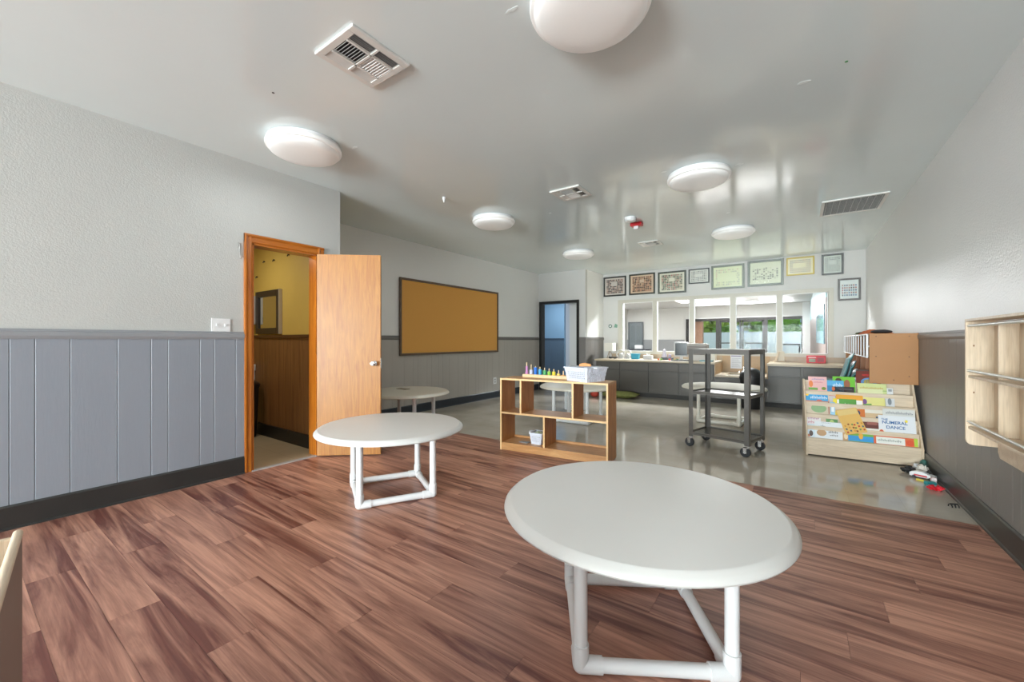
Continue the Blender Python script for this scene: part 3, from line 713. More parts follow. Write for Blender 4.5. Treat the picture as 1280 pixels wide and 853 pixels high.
vent('small looking air vent far down the ceiling above the photo frames', -2.10, -1.78, 6.46, 6.78)
gr = thing('return_grille', 'long white louvred grille on the ceiling by the right wall', 'vent', (0.51, 6.1, H_C))
B(-0.26, 0.26, -0.31, 0.31, -0.006, -0.001).build('duct_backing', mat('grille_dark', (92, 90, 88), 0.8), gr)
f = MB()
for a in ((-0.285, -0.255, -0.33, 0.33), (0.255, 0.285, -0.33, 0.33), (-0.255, 0.255, -0.33, -0.30), (-0.255, 0.255, 0.30, 0.33)): f.box(a[0], a[1], a[2], a[3], -0.014, 0)
f.build('frame', VENTW, gr)
for k in range(16):
    MB().mbox(Matrix.Translation((0, -0.29 + 0.58 * (k + 0.5) / 16, -0.008)) @ Matrix.Rotation(R(25), 4, 'X'), 0.51, 0.016, 0.0015).build('slat', VENTW, gr)
for k in range(9): B(-0.24 + k * 0.06, -0.237 + k * 0.06, -0.30, 0.30, -0.014, -0.010).build('cross_bar', VENTW, gr)
sd = thing('smoke_detector', 'white smoke detector beside the red alarm light on the ceiling', 'detector', (-1.75, 5.1, H_C))
MB().lathe([(0.075, 0), (0.075, -0.02), (0.065, -0.045), (0.03, -0.05)], 24).build('body', WHITE, sd, smooth=True)
MB().lathe([(0.05, -0.045), (0.045, -0.055), (0.004, -0.056)], 20).build('cap', VENTW, sd, smooth=True)
al = thing('alarm_strobe', 'red fire alarm strobe on the ceiling', 'alarm', (-1.76, 5.38, H_C))
REDP = mat('red_alarm_plastic', (196, 30, 40), 0.35)
B(-0.075, 0.075, -0.05, 0.05, -0.045, 0).build('body', REDP, al, bevel=0.008)
B(-0.03, 0.03, -0.03, 0.03, -0.085, -0.045).build('lens', mat('clear_lens', (230, 225, 228), 0.15), al, bevel=0.006)
tag(MB().lathe([(0.018, 0), (0.018, -0.006), (0.012, -0.03), (0.006, -0.055), (0.002, -0.056)], 12, (-3.18, 3.2, H_C)).build('ceiling_hook', WHITE), 'tiny white hook in the ceiling between the left lights', 'hook')

ceil_o = bpy.data.objects['ceiling']
PATCH = mat('bare_paint_patch', (230, 238, 238), 0.4)
for i, (x_, y_, r_, st) in enumerate(((0.03, 3.04, 0.018, 2.2), (-1.11, 1.57, 0.014, 3.0), (-1.02, 3.9, 0.016, 2.0), (-0.42, 4.12, 0.03, 1.4), (-2.5, 4.35, 0.014, 2.0), (-2.95, 1.95, 0.016, 2.4), (-0.7, 5.6, 0.016, 1.5))):
    r__ = random.Random(i)
    MB().prism([(x_ + st * r_ * r__.uniform(.5, 1) * math.cos(a), y_ + r_ * r__.uniform(.4, 1) * math.sin(a)) for a in [R(30 * j) for j in range(12)]], 'z', H_C - 0.0012, H_C).build('paint_patch', PATCH, ceil_o)
for nm, x_, y_, c in (('green_dot', 0.225, 2.95, (60, 130, 80)), ('dark_dot', -2.72, 1.22, (50, 50, 50))):
    MB().cyl((x_, y_, H_C - 0.002), (x_, y_, H_C), 0.008, 10).build('paint_dot', mat(nm, c, 0.5), ceil_o)

# ------------------------------------------------------------------ wall plates, hook, bulletin board
sw = thing('switch_plate', 'white double switch plate on the chair rail left of the oak door', 'switch', (XL, 1.36, 1.235))
B(0, 0.008, -0.068, 0.068, 0.0, 0.11).build('plate', WHITE, sw, bevel=0.002)
for y in (-0.03, 0.03): B(0.008, 0.016, y - 0.006, y + 0.006, 0.045, 0.065).build('toggle', WHITE, sw)
ol = thing('outlet_plate', 'white outlet plate low on the recess wall under the bulletin board', 'outlet', (XREC + 0.012, 6.49, 0.28))
B(0, 0.008, -0.05, 0.05, 0.0, 0.13).build('plate', WHITE, ol, bevel=0.002)
for z in (0.04, 0.09): B(0.008, 0.010, -0.018, 0.018, z - 0.015, z + 0.015).build('socket', mat('outlet_grey', (150, 150, 150), 0.5), ol)  # socket faces in plain mid grey
hk = thing('wall_hook', 'small metal hook on the wall beside the oak door frame', 'hook', (XL, 1.50, 1.92))
MB().tube([(0.004, 0, 0.08), (0.006, 0, 0.03), (0.008, 0, -0.03), (0.02, 0.004, -0.05), (0.03, 0.006, -0.03)], 0.004, 8).build('wire', STEEL, hk, smooth=True)
B(0, 0.004, -0.012, 0.012, 0.04, 0.09).build('plate', STEEL, hk)
bb = thing('bulletin_board', 'large tan bulletin board with dark worn frame on the recess wall', 'board', (XREC + 0.012, 4.08, 0.925))
bw_, bh_ = 2.5, 1.215
B(0.002, 0.016, 0.03, bw_ - 0.03, 0.03, bh_ - 0.03).build('cork_panel', CORK, bb)
for nm, a in (('frame_side', (0.0, 0.035, 0.0, bh_)), ('frame_side', (bw_ - 0.035, bw_, 0.0, bh_)), ('frame_rail', (0.035, bw_ - 0.035, 0, 0.035)), ('frame_rail', (0.035, bw_ - 0.035, bh_ - 0.035, bh_))):
    B(0, 0.03, a[0], a[1], a[2], a[3]).build(nm, DKFRAME, bb, bevel=0.004)

# ------------------------------------------------------------------ round tables of white pipe
def make_table(label, loc, rz, top_mat=TABLETOP, pipe=WHITE):
    t = thing('round_table', label, 'table', (loc[0], loc[1], 0), rz, group='round pipe-leg tables')
    r = 0.545
    top = MB().lathe([(0.30, 0.475), (r - 0.02, 0.475), (r - 0.004, 0.479), (r, 0.486), (r - 0.002, 0.494), (r - 0.012, 0.504), (r - 0.022, 0.510), (r - 0.027, 0.514), (r - 0.032, 0.515), (0.002, 0.515)], 96)
    top.build('table_top', top_mat, t, smooth=True)
    a, pr, fr = 0.255, 0.0235, 0.0285
    cs = [(-a, -a), (a, -a), (a, a), (-a, a)]
    for i, (x, y) in enumerate(cs):
        nx, ny = cs[(i + 1) % 4]; qx, qy = cs[i - 1]
        MB().cyl((x, y, fr + 0.02), (x, y, 0.476), pr, 20).build('leg', pipe, t, smooth=True)
        fit = MB().cyl((x, y, fr), (x, y, 0.10), fr, 20).sphere((x, y, fr), fr, n=20, m=10)
        for tx, ty in ((nx, ny), (qx, qy)):
            d = Vector((tx - x, ty - y, 0)).normalized() * 0.075
            fit.cyl((x, y, fr), (x + d.x, y + d.y, fr), fr, 20)
        fit.build('corner_fitting', pipe, t, smooth=True)
        MB().cyl((x, y, fr), (nx, ny, fr), pr, 20).build('floor_rail', pipe, t, smooth=True)
        MB().cyl((x, y, 0.455), (x, y, 0.4755), 0.045, 20).build('flange', pipe, t, smooth=True)
    return t
make_table('large white round table nearest the camera', (-0.532, 1.642), R(31))
make_table('white round table in front of the open oak door', (-2.553, 2.006), R(61))
make_table('cream topped round table against the recess wall behind the oak door', (-4.10, 3.45), R(20), TABLEOLD)
make_table('white round table seen through the cubbies of the low wooden shelf', (-2.61, 5.34), R(2), TABLEOLD)
make_table('round table standing behind the wheeled metal cart', (-0.87, 6.437), R(-5.5), TABLEOLD, mat('ivory_pipe', (222, 219, 208), 0.35))
tag(B(-4.36, -4.18, 3.50, 3.58, 0.516, 0.522).build('paper_slip', mat('brown_paper', (150, 138, 118), 0.7)), 'small flat brown slip lying on the cream table', 'paper')

# ------------------------------------------------------------------ low open wooden shelf and its load
ls = thing('cubby_shelf', 'low honey wood shelf with five open cubbies on the floor seam', 'shelf', (-2.592, 3.45, 0), R(6.5))
LW_, LD, LH, TT = 1.162, 0.30, 0.742, 0.018
def part(nm, m, *a): return B(*a).build(nm, m, ls, bevel=0.0015)
part('side_panel', SHELFV, 0, TT, 0, LD, 0, LH); part('side_panel', SHELFV, LW_ - TT, LW_, 0, LD, 0, LH)
part('top_board', SHELFW, 0, LW_, 0, LD, LH, LH + TT)
part('middle_board', SHELFW, TT, LW_ - TT, 0, LD, 0.385, 0.385 + TT)
part('bottom_board', SHELFW, TT, LW_ - TT, 0, LD, 0.06, 0.06 + TT)
part('plinth', SHELFW, TT, LW_ - TT, 0.0, TT, 0, 0.06)
part('plinth', SHELFW, TT, LW_ - TT, LD - TT, LD, 0, 0.10)
for x_ in (0.235, 0.805): part('divider', SHELFV, x_, x_ + TT, 0, LD, 0.403, LH)
part('divider', SHELFV, 0.50, 0.50 + TT, 0, LD, 0.078, 0.385)
for x_ in (0.0, 0.235, 0.805, LW_ - TT): B(x_, x_ + TT, -0.003, 0.0, 0.403 if 0 < x_ < 1 else 0, LH).build('edge_band', EDGEW, ls)
B(0.50, 0.518, -0.003, 0, 0.078, 0.385).build('edge_band', EDGEW, ls)
for z_ in (0.385, LH): B(0, LW_, -0.004, 0.0, z_, z_ + TT).build('edge_band', EDGEW, ls)
Mshelf = Matrix.Translation((-2.592, 3.45, 0)) @ Matrix.Rotation(R(6.5), 4, 'Z')
def on_shelf(x, y, z): return tuple(Mshelf @ Vector((x, y, z)))

def basket(label, loc, rz, w, d, h, m, taper=0.82, group='white plastic baskets'):
    t = thing('plastic_basket', label, 'basket', loc, rz, group=group)
    mb = MB()
    def pt(side, u, v):
        k = taper + (1 - taper) * v
        hw, hd = w / 2 * k, d / 2 * k; z = h * v
        return {0: (-hw + 2 * hw * u, -hd, z), 1: (hw, -hd + 2 * hd * u, z), 2: (hw - 2 * hw * u, hd, z), 3: (-hw, hd - 2 * hd * u, z)}[side]
    for side in range(4):
        n = 10 if side % 2 == 0 else 8
        us = [0.0, 0.1]
        for i in range(n):
            us += [0.1 + 0.8 * (i + 0.30) / n, 0.1 + 0.8 * (i + 0.80) / n]
        us.append(1.0)
        vs = [0, 0.2]
        for j in range(4): vs += [0.2 + 0.55 * (j + 0.25) / 4, 0.2 + 0.55 * (j + 0.75) / 4]
        vs.append(1.0)
        for i in range(len(us) - 1):
            for j in range(len(vs) - 1):
                if i >= 2 and i % 2 == 0 and i < len(us) - 2 and j >= 2 and j % 2 == 0 and j < len(vs) - 2: continue
                if i >= 1 and us[i] >= 0.1 and i % 2 == 0 and 2 <= j < len(vs) - 2 and j % 2 == 0: continue
                n0 = len(mb.v)
                mb.v += [pt(side, us[i], vs[j]), pt(side, us[i + 1], vs[j]), pt(side, us[i + 1], vs[j + 1]), pt(side, us[i], vs[j + 1])]
                mb.f.append((n0, n0 + 1, n0 + 2, n0 + 3))
    k = taper
    n0 = len(mb.v); mb.v += [(-w / 2 * k, -d / 2 * k, 0.002), (w / 2 * k, -d / 2 * k, 0.002), (w / 2 * k, d / 2 * k, 0.002), (-w / 2 * k, d / 2 * k, 0.002)]; mb.f.append((n0, n0 + 1, n0 + 2, n0 + 3))
    o = mb.build('body', m, t)
    s = o.modifiers.new('thick', 'SOLIDIFY'); s.thickness = 0.003
    rim = MB()
    for a in ((-w / 2 - 0.008, w / 2 + 0.008, -d / 2 - 0.008, -d / 2 + 0.004), (-w / 2 - 0.008, w / 2 + 0.008, d / 2 - 0.004, d / 2 + 0.008), (-w / 2 - 0.008, -w / 2 + 0.004, -d / 2, d / 2), (w / 2 - 0.004, w / 2 + 0.008, -d / 2, d / 2)):
        rim.box(a[0], a[1], a[2], a[3], h - 0.008, h + 0.004)
    rim.build('rim', m, t, bevel=0.002)
    for s_ in (-1, 1):
        x = s_ * (w / 2 + 0.006)
        MB().prism([(x, -d * 0.22), (x + s_ * 0.03, -d * 0.16), (x + s_ * 0.03, d * 0.16), (x, d * 0.22)], 'z', h - 0.004, h + 0.006).build('handle', m, t)
    return t
BSKT = mat('lavender_white_plastic', (222, 226, 238), 0.4)
p = on_shelf(0.90, 0.137, LH + TT + 0.001)
basket('white perforated basket on top of the low shelf with an orange lid in it', p, R(-17), 0.30, 0.29, 0.135, BSKT, 0.86)
og = thing('orange_block', 'orange wooden piece resting on the rim of the top basket', 'toy', (p[0] - 0.01, p[1] + 0.01, p[2] + 0.143), R(20))
MB().prism([(-0.06, 0), (0.06, 0), (0.055, 0.022), (0.02, 0.028), (0.0, 0.034), (-0.03, 0.03), (-0.055, 0.022)], 'y', -0.03, 0.03).build('body', mat('orange_paint', (222, 150, 84), 0.5), og, bevel=0.003)
B(-0.15, 0.15, -0.06, 0.06, -0.003, 0.0).build('lid', mat('grey_lid', (150, 152, 160), 0.4), og)
p = on_shelf(0.385, 0.14, 0.0795)
b2 = basket('white perforated basket standing in the lower left cubby', p, R(6), 0.135, 0.15, 0.115, BSKT, 0.8)
tg = thing('plastic_bag', 'crumpled clear green bag inside the lower basket', 'bag', (p[0], p[1], p[2] + 0.06))
mb = MB().sphere((0, 0, 0.03), 0.05, 0.045, 0.035, 14, 8)
mb.v = [(x + rnd.uniform(-.008, .008), y + rnd.uniform(-.008, .008), z + rnd.uniform(-.008, .008)) for x, y, z in mb.v]
mb.build('film', mat('sage_film', (176, 190, 164), 0.25), tg)
p = on_shelf(0.24, 0.10, 0.0795)
tag(MB().box(p[0] - 0.05, p[0] + 0.05, p[1] - 0.03, p[1] + 0.03, p[2], p[2] + 0.006).build('grey_tray', mat('grey_plastic', (150, 150, 152), 0.5)), 'flat grey tray lying in the lower left cubby', 'tray')
# peg counting toy
p = on_shelf(0.17, 0.225, LH + TT + 0.001)
pg = thing('peg_stacker', 'wooden counting board with rainbow ring stacks on the low shelf', 'toy', p, R(3))
MB().box(0, 0.56, -0.035, 0.035, 0, 0.034).build('base', mat('pale_pine', (226, 194, 150), 0.5, var=0.06, vscale=20), pg, bevel=0.002)
cols = [(206, 146, 196), (214, 216, 240), (44, 120, 214), (84, 176, 222), (92, 176, 116), (150, 206, 76), (226, 214, 66), (232, 206, 110), (226, 168, 96), (222, 92, 72)]
ringh = [0.085, 0.045, 0.075, 0.058, 0.045, 0.038, 0.038, 0.020, 0.014, 0.016]
pegh = [0.125, 0.105, 0.09, 0.082, 0.075, 0.07, 0.064, 0.055, 0.05, 0.042]
for i in range(10):
    x_ = 0.035 + i * 0.0545
    MB().cyl((x_, 0, 0.034), (x_, 0, 0.034 + pegh[i]), 0.0055, 10).build('peg', mat('pale_pine_peg', (224, 196, 156), 0.5), pg)
    n = max(1, round(ringh[i] / 0.0095)); prof = [(0.006, 0.034)]
    for k in range(n):
        z = 0.0345 + k * 0.0095; prof += [(0.015, z), (0.0195, z + 0.002), (0.0195, z + 0.007), (0.015, z + 0.009)]
    if i == 0: prof = [(q[0] * (0.75 if q[1] > 0.06 else 1), q[1]) for q in prof]
    prof.append((0.006, prof[-1][1]))
    MB().lathe(prof, 16, (x_, 0, 0)).build('ring_stack', mat('ring_%d' % i, cols[i], 0.4), pg, smooth=True)
# clear drawers and a small black fan behind the low shelf
cd = thing('drawer_tower', 'clear plastic drawer tower on the tile behind the low cubby shelf', 'drawers', (-3.05, 6.2, 0))
CLR = mat('milky_clear_plastic', (206, 210, 212), 0.25)
B(-0.15, 0.15, -0.15, 0.15, 0, 0.36).build('body', CLR, cd, bevel=0.01)
for k in range(3):
    dr = B(-0.135, 0.135, -0.16, -0.15, 0.02 + k * 0.115, 0.12 + k * 0.115).build('drawer', mat('frosted_drawer', (190, 194, 196), 0.3), cd, bevel=0.006)
    B(-0.04, 0.04, -0.168, -0.16, 0.09 + k * 0.115, 0.105 + k * 0.115).build('handle', WHITE, dr)
fn = thing('floor_fan', 'small black round fan beyond the low shelf on the far floor', 'fan', (-3.55, 7.2, 0))
MB().lathe([(0.1, 0), (0.1, 0.02), (0.03, 0.03), (0.02, 0.3), (0.004, 0.31)], 20).build('stand', BLACKP, fn, smooth=True)
MB().cyl((0.0, -0.03, 0.42), (0.0, 0.05, 0.42), 0.13, 24).build('housing', BLACKP, fn, smooth=True)
MB().cyl((0.0, -0.04, 0.42), (0.0, -0.031, 0.42), 0.05, 20).build('hub', WHITE, fn, smooth=True)

# ------------------------------------------------------------------ wheeled metal cart
ct = thing('utility_cart', 'grey metal utility cart with three shelves on casters', 'cart', (-0.975, 4.74, 0), R(-14.5))
CW, CD, CH = 0.605, 0.435, 1.068
for x_ in (0, CW):
    for y_ in (0, CD):
        s, q = (1 if x_ == 0 else -1), (1 if y_ == 0 else -1)
        m = MB(); m.box(min(x_, x_ + s * 0.046), max(x_, x_ + s * 0.046), min(y_, y_ + q * 0.003), max(y_, y_ + q * 0.003), 0.115, CH)
        m.box(min(x_, x_ + s * 0.003), max(x_, x_ + s * 0.003), min(y_, y_ + q * 0.046), max(y_, y_ + q * 0.046), 0.115, CH)
        m.build('corner_post', METALG, ct)
        ca = MB().cyl((x_ + s * 0.02, y_ + q * 0.02, 0.092), (x_ + s * 0.02, y_ + q * 0.02, 0.125), 0.012, 12)
        cx, cy = x_ + s * 0.02 - 0.02, y_ + q * 0.02
        ca.box(cx - 0.02, cx + 0.035, cy - 0.022, cy + 0.022, 0.09, 0.095).box(cx - 0.016, cx + 0.016, cy - 0.022, cy - 0.018, 0.04, 0.092).box(cx - 0.016, cx + 0.016, cy + 0.018, cy + 0.022, 0.04, 0.092)
        fo = ca.build('caster_fork', CHROME, ct)
        MB().cyl((cx, cy - 0.015, 0.048), (cx, cy + 0.015, 0.048), 0.048, 24).build('wheel', RUBBER, fo, bevel=0.006)
        MB().cyl((cx, cy - 0.024, 0.048), (cx, cy + 0.024, 0.048), 0.012, 12).build('axle', STEEL, fo)
SHM = mat('worn_steel_shelf', (92, 87, 82), 0.25, metal=0.25, var=0.2, vscale=4)
for nm, z in (('bottom_shelf', 0.155), ('middle_shelf', 0.60), ('top_shelf', CH)):
    g = MB().box(0.003, CW - 0.003, 0.003, CD - 0.003, z - 0.004, z)
    sh = g.build(nm, SHM if z < 1 else METALG, ct)
    lip = MB()
    lz = z - 0.05 if z > 1 else z - 0.022
    for a in ((0.0035, CW - 0.0035, 0.0035, 0.0065), (0.0035, CW - 0.0035, CD - 0.0065, CD - 0.0035), (0.0035, 0.0065, 0.0065, CD - 0.0065), (CW - 0.0065, CW - 0.0035, 0.0065, CD - 0.0065)):
        lip.box(a[0], a[1], a[2], a[3], lz, z + (0.012 if z < 1 else 0.0005))
    lip.build('shelf_lip', METALG, sh)

# ------------------------------------------------------------------ display bookshelf and its books
BA = R(4.5)
BX, BY = 0.07, 5.06
bs = thing('display_bookshelf', 'pale maple sloped display bookshelf full of picture books', 'bookshelf', (BX, BY, 0), BA)
BWd = 0.868
side = [(0.0, 0.0), (0.36, 0.0), (0.36, 0.745), (0.30, 0.745), (0.285, 0.735), (0.0, 0.17)]
MB().prism(side, 'x', 0, 0.016).build('side_panel', MAPLEV, bs, bevel=0.002)
MB().prism(side, 'x', BWd - 0.016, BWd).build('side_panel', MAPLEV, bs, bevel=0.002)
PK = [(0.012 + 0.056 * k, 0.178 + 0.1135 * k) for k in range(5)]
for k, (y_, z_) in enumerate(PK):
    B(0.016, BWd - 0.016, y_, y_ + 0.010, 0.012 if k == 0 else z_ - 0.122, z_).build('display_lip', MAPLE, bs, bevel=0.001)
    if k: B(0.016, BWd - 0.016, y_ - 0.044, y_, z_ - 0.122, z_ - 0.114).build('pocket_floor', MAPLE, bs)
B(0.016, BWd - 0.016, 0.335, 0.343, 0.0, 0.735).build('back_panel', MAPLE, bs)
B(0.016, BWd - 0.016, 0.247, 0.335, 0.50, 0.508).build('pocket_floor', MAPLE, bs)
Mbs = Matrix.Translation((BX, BY, 0)) @ Matrix.Rotation(BA, 4, 'Z')
PAGE = mat('book_pages', (232, 226, 212), 0.7)
lipL = [590, 485, 385, 290, 190]; slope = [100, 85, 66, 52, 42]
def book(label, k, cx0, cx1, ctop, col, arts=(), depth=0, lean=14, thick=0.009, roll=0.0):
    """cx/ctop: place along the pocket and height of the visible top in the enlarged view of the shelf"""
    f = lambda c: (c - 42) / 978.0 * BWd
    x0, x1 = f(cx0), f(cx1)
    xm = (cx0 + cx1) / 2
    vis = max(0.02, (lipL[k] + slope[k] * (xm - 60) / 930 - ctop) * 0.00136)
    y_, z_ = PK[k]
    zb = z_ - 0.105
    h = (vis + 0.105) / math.cos(R(lean))
    t = thing('picture_book', label, 'book', (0, 0, 0), 0, group='picture books on the display shelf')
    M_ = Mbs @ Matrix.Translation(((x0 + x1) / 2, y_ + 0.0115 + depth * 0.0105, zb)) @ Matrix.Rotation(R(-lean), 4, 'X') @ Matrix.Rotation(R(roll), 4, 'Y')
    t.matrix_world = M_
    w = x1 - x0
    C_ = mat('cover_%d_%d_%d' % col, col, 0.3)
    B(-w / 2, w / 2, 0.0, 0.0012, 0, h).build('cover', C_, t)
    B(-w / 2 + 0.002, w / 2 - 0.003, 0.0012, thick - 0.0012, 0.002, h - 0.002).build('pages', PAGE, t)
    B(-w / 2, w / 2, thick - 0.0012, thick, 0, h).build('cover', C_, t)
    for a in arts:
        kind, u0, u1, v0, v1, c = a      # u across the width, v downward from the top over the visible height
        ax0, ax1 = -w / 2 + u0 * w, -w / 2 + u1 * w
        az1, az0 = h - v0 * vis, h - v1 * vis
        A_ = mat('ink_%d_%d_%d' % c, c, 0.35)
        if kind == 'r': B(ax0, ax1, -0.0006, 0.0, az0, az1).build('cover_art', A_, t)
        elif kind == 'e':
            mx_, mz_, rx_, rz_ = (ax0 + ax1) / 2, (az0 + az1) / 2, (ax1 - ax0) / 2, (az1 - az0) / 2
            MB().prism([(mx_ + rx_ * math.cos(q), mz_ + rz_ * math.sin(q)) for q in [2 * math.pi * i / 20 for i in range(20)]], 'y', -0.0009, 0.0).build('cover_art', A_, t)
        elif kind == 's':   # a line of script too small to read: a row of short strokes
            n = max(4, int((ax1 - ax0) / 0.012)); mb = MB()
            for i in range(n):
                xx = ax0 + (ax1 - ax0) * i / n; ww = (ax1 - ax0) / n
                hh = (az1 - az0) * (0.6 + 0.4 * ((i * 7) % 5) / 4)
                mb.box(xx, xx + ww * 0.25, -0.0012, 0, az0, az0 + hh).box(xx, xx + ww * 0.7, -0.0012, 0, az0 + hh * 0.4, az0 + hh * 0.4 + (az1 - az0) * 0.2)
            mb.build('title_script', A_, t)
    return t, h, vis, w
def lettering(txt, parent, m, x, z, size, y=-0.0008, rotz=0.0):
    cu = bpy.data.curves.new('lettering', 'FONT'); cu.body = txt; cu.size = size; cu.extrude = 0.0004; cu.align_x = 'CENTER'; cu.offset = size * 0.02
    tmp = bpy.data.objects.new('lettering_tmp', cu); COL.objects.link(tmp)
    dg = bpy.context.evaluated_depsgraph_get(); me = bpy.data.meshes.new_from_object(tmp.evaluated_get(dg))
    bpy.data.objects.remove(tmp)
    me.materials.clear(); me.materials.append(m)
    o = bpy.data.objects.new('lettering', me); COL.objects.link(o); o.parent = parent
    o.location = (x, y, z); o.rotation_euler = (R(90), R(rotz), 0)
    return o
# top pocket
book('pink book with orange and green drawing, top left of the display shelf', 4, 95, 272, 90, (228, 178, 176), [('s', .2, .9, .12, .25, (120, 130, 190)), ('s', .3, .8, .35, .46, (190, 90, 110)), ('e', .02, .25, .3, .8, (226, 130, 70)), ('r', 0, .5, .82, 1, (110, 160, 70)), ('e', .7, .95, .75, .98, (120, 140, 50))])
book('bright green book with round faces in the top pocket', 4, 330, 532, 95, (112, 186, 58), [('e', .5, .78, .2, .8, (150, 90, 66)), ('e', .12, .4, .1, .4, (70, 50, 40))], depth=1)
book('light blue book in front of the green one in the top pocket', 4, 274, 428, 122, (90, 170, 216), [('s', .35, .95, .2, .6, (232, 244, 250)), ('r', 0, .3, .5, 1, (60, 130, 180))])
book('thin dark book lying low in front of the green book', 4, 312, 520, 168, (52, 44, 44), [('e', .02, .16, .1, .9, (210, 110, 60)), ('r', .3, .9, .4, .6, (90, 84, 90))])
book('tall dark red brown book with blue oval, rising above the shelf top', 4, 545, 757, 48, (108, 46, 34), [('e', .18, .85, .36, .75, (86, 130, 180)), ('e', .3, .7, .42, .68, (206, 186, 92)), ('r', .25, .7, .2, .28, (170, 40, 40)), ('r', 0, 1, 0, .06, (70, 60, 58))], depth=1)
book('pale green and yellow book below the dark red one', 4, 548, 800, 148, (206, 214, 150), [('s', .1, .9, .35, .6, (196, 150, 70)), ('r', 0, 1, .7, .78, (150, 180, 110))])
book('small white booklet at the right end of the top pocket', 4, 802, 852, 182, (218, 220, 220), [('r', .2, .8, .2, .6, (150, 156, 160))])
# fourth pocket
book('bright blue book with white title strokes, left end of the second row', 3, 55, 272, 215, (58, 160, 214), [('s', .25, .98, .4, .75, (236, 240, 244)), ('e', .02, .18, .1, .5, (240, 190, 60)), ('e', .5, .75, .8, 1, (210, 90, 80))])
book('red book with pale title strokes in the second row', 3, 283, 522, 226, (206, 66, 66), [('s', .38, .95, .3, .8, (240, 214, 206)), ('r', 0, .25, .4, 1, (196, 190, 188))])
book('cream green book in the second row, behind the yellow one', 3, 552, 762, 208, (220, 222, 176), [('e', .2, .7, .4, .8, (198, 206, 140))], depth=1)
book('pale yellow book with purple flower, leaning in the second row', 3, 585, 785, 262, (222, 216, 140), [('e', .02, .22, .3, .9, (120, 84, 140)), ('r', .0, .4, .85, 1, (90, 150, 70))], roll=-3)
book('grey and white booklet at the right end of the second row', 3, 770, 852, 262, (206, 208, 210), [('e', .3, .7, .2, .9, (130, 136, 142))])
# third pocket
book('tan book with green oval in the middle row', 2, 58, 285, 298, (206, 190, 168), [('e', .22, .85, .25, .95, (138, 170, 124)), ('r', 0, .95, .02, .08, (176, 96, 80)), ('r', .93, .97, .02, 1, (176, 96, 80))])
book('narrow light blue book in the middle row', 2, 288, 330, 312, (150, 196, 222), [('r', .2, .8, .3, .8, (232, 236, 240))])
book('narrow yellow book in the middle row', 2, 318, 352, 286, (236, 214, 60), [('r', .2, .8, .3, .5, (240, 236, 200))], depth=1)
book('orange topped white book behind the green strip book', 2, 345, 585, 266, (232, 164, 60), [('r', .04, .98, .25, .55, (240, 238, 232))], depth=2)
book('green strip book in the middle row', 2, 372, 524, 294, (92, 156, 70), [('s', .15, .7, .25, .55, (220, 230, 210))], depth=1)
book('orange book with dark drawing right of the tilted tan book', 2, 490, 592, 338, (210, 122, 62), [('s', .2, .9, .1, .35, (240, 226, 206)), ('e', .3, .6, .5, .9, (60, 70, 110))])
# second pocket
book('white book with pink script near the left end, second row from the bottom', 1, 60, 192, 418, (226, 220, 220), [('s', .1, .9, .15, .45, (176, 120, 150)), ('s', .1, .8, .55, .85, (190, 110, 130))])
book('small green and purple book, second row from the bottom', 1, 240, 345, 426, (92, 140, 84), [('r', 0, 1, 0, .25, (120, 86, 150)), ('e', .3, .7, .4, .9, (176, 196, 120))])
book('thin dark brown book lying low behind the tilted tan book', 1, 555, 700, 468, (106, 58, 50), [('r', .3, .9, .2, .5, (150, 90, 80))])
book('white rimmed book right of the tilted tan book', 1, 590, 745, 402, (228, 222, 208), [('r', .0, 1, .18, 1.0, (206, 178, 140))], depth=2)
book('blue dark edged booklet behind the white big book', 1, 680, 750, 450, (60, 76, 100), depth=1)
# bottom pocket
book('picture book with dark haired child, bottom left corner', 0, 58, 132, 500, (206, 220, 228), [('e', .25, .75, .5, .95, (70, 50, 44)), ('e', .3, .8, .1, .45, (110, 160, 190)), ('r', .1, .4, .8, 1, (200, 120, 80))])
book('wide white book with brown animal, bottom row left', 0, 132, 380, 494, (222, 226, 230), [('e', .06, .42, .5, .9, (184, 146, 104)), ('s', .15, .42, .2, .38, (60, 56, 58)), ('s', .5, .85, .5, .68, (60, 56, 58)), ('s', .55, .85, .74, .86, (80, 76, 78)), ('s', .25, .6, .04, .1, (150, 150, 156))])
book('narrow tan book beside the wide white one, bottom row', 0, 378, 436, 560, (196, 158, 112), [('e', .2, .8, .3, .9, (226, 206, 170))])
book('green and blue book at the middle of the bottom row', 0, 425, 640, 566, (122, 176, 78), [('r', 0, 1, .5, 1, (52, 150, 212)), ('e', .42, .6, .2, .8, (232, 170, 60))])
book('purple book behind the green one in the bottom row', 0, 540, 742, 556, (142, 96, 166), [('r', .0, 1, .0, .18, (232, 226, 214)), ('e', .75, .95, .0, .5, (220, 110, 80))], depth=1)
book('white paged book standing behind the big lettered book', 0, 735, 990, 437, (216, 216, 212), [('s', .1, .95, .06, .16, (130, 132, 140)), ('s', .3, .95, .2, .28, (130, 132, 140))], depth=2)
t, h, vis, w = book('large white book lettered in blue, right end of the bottom row', 0, 692, 985, 480, (226, 228, 232), [('e', .58, .78, .58, .8, (170, 170, 172)), ('e', .72, .8, .12, .22, (240, 220, 70)), ('r', .15, 1, .72, .80, (120, 190, 214))], depth=1)
BLU = mat('blue_ink', (52, 104, 160), 0.4)
lettering('THE', t, BLU, -w * 0.33, h - vis * 0.18, 0.026)
lettering('NUMERAL', t, BLU, -w * 0.06, h - vis * 0.30, 0.040)
lettering('DANCE', t, BLU, -w * 0.04, h - vis * 0.47, 0.040)
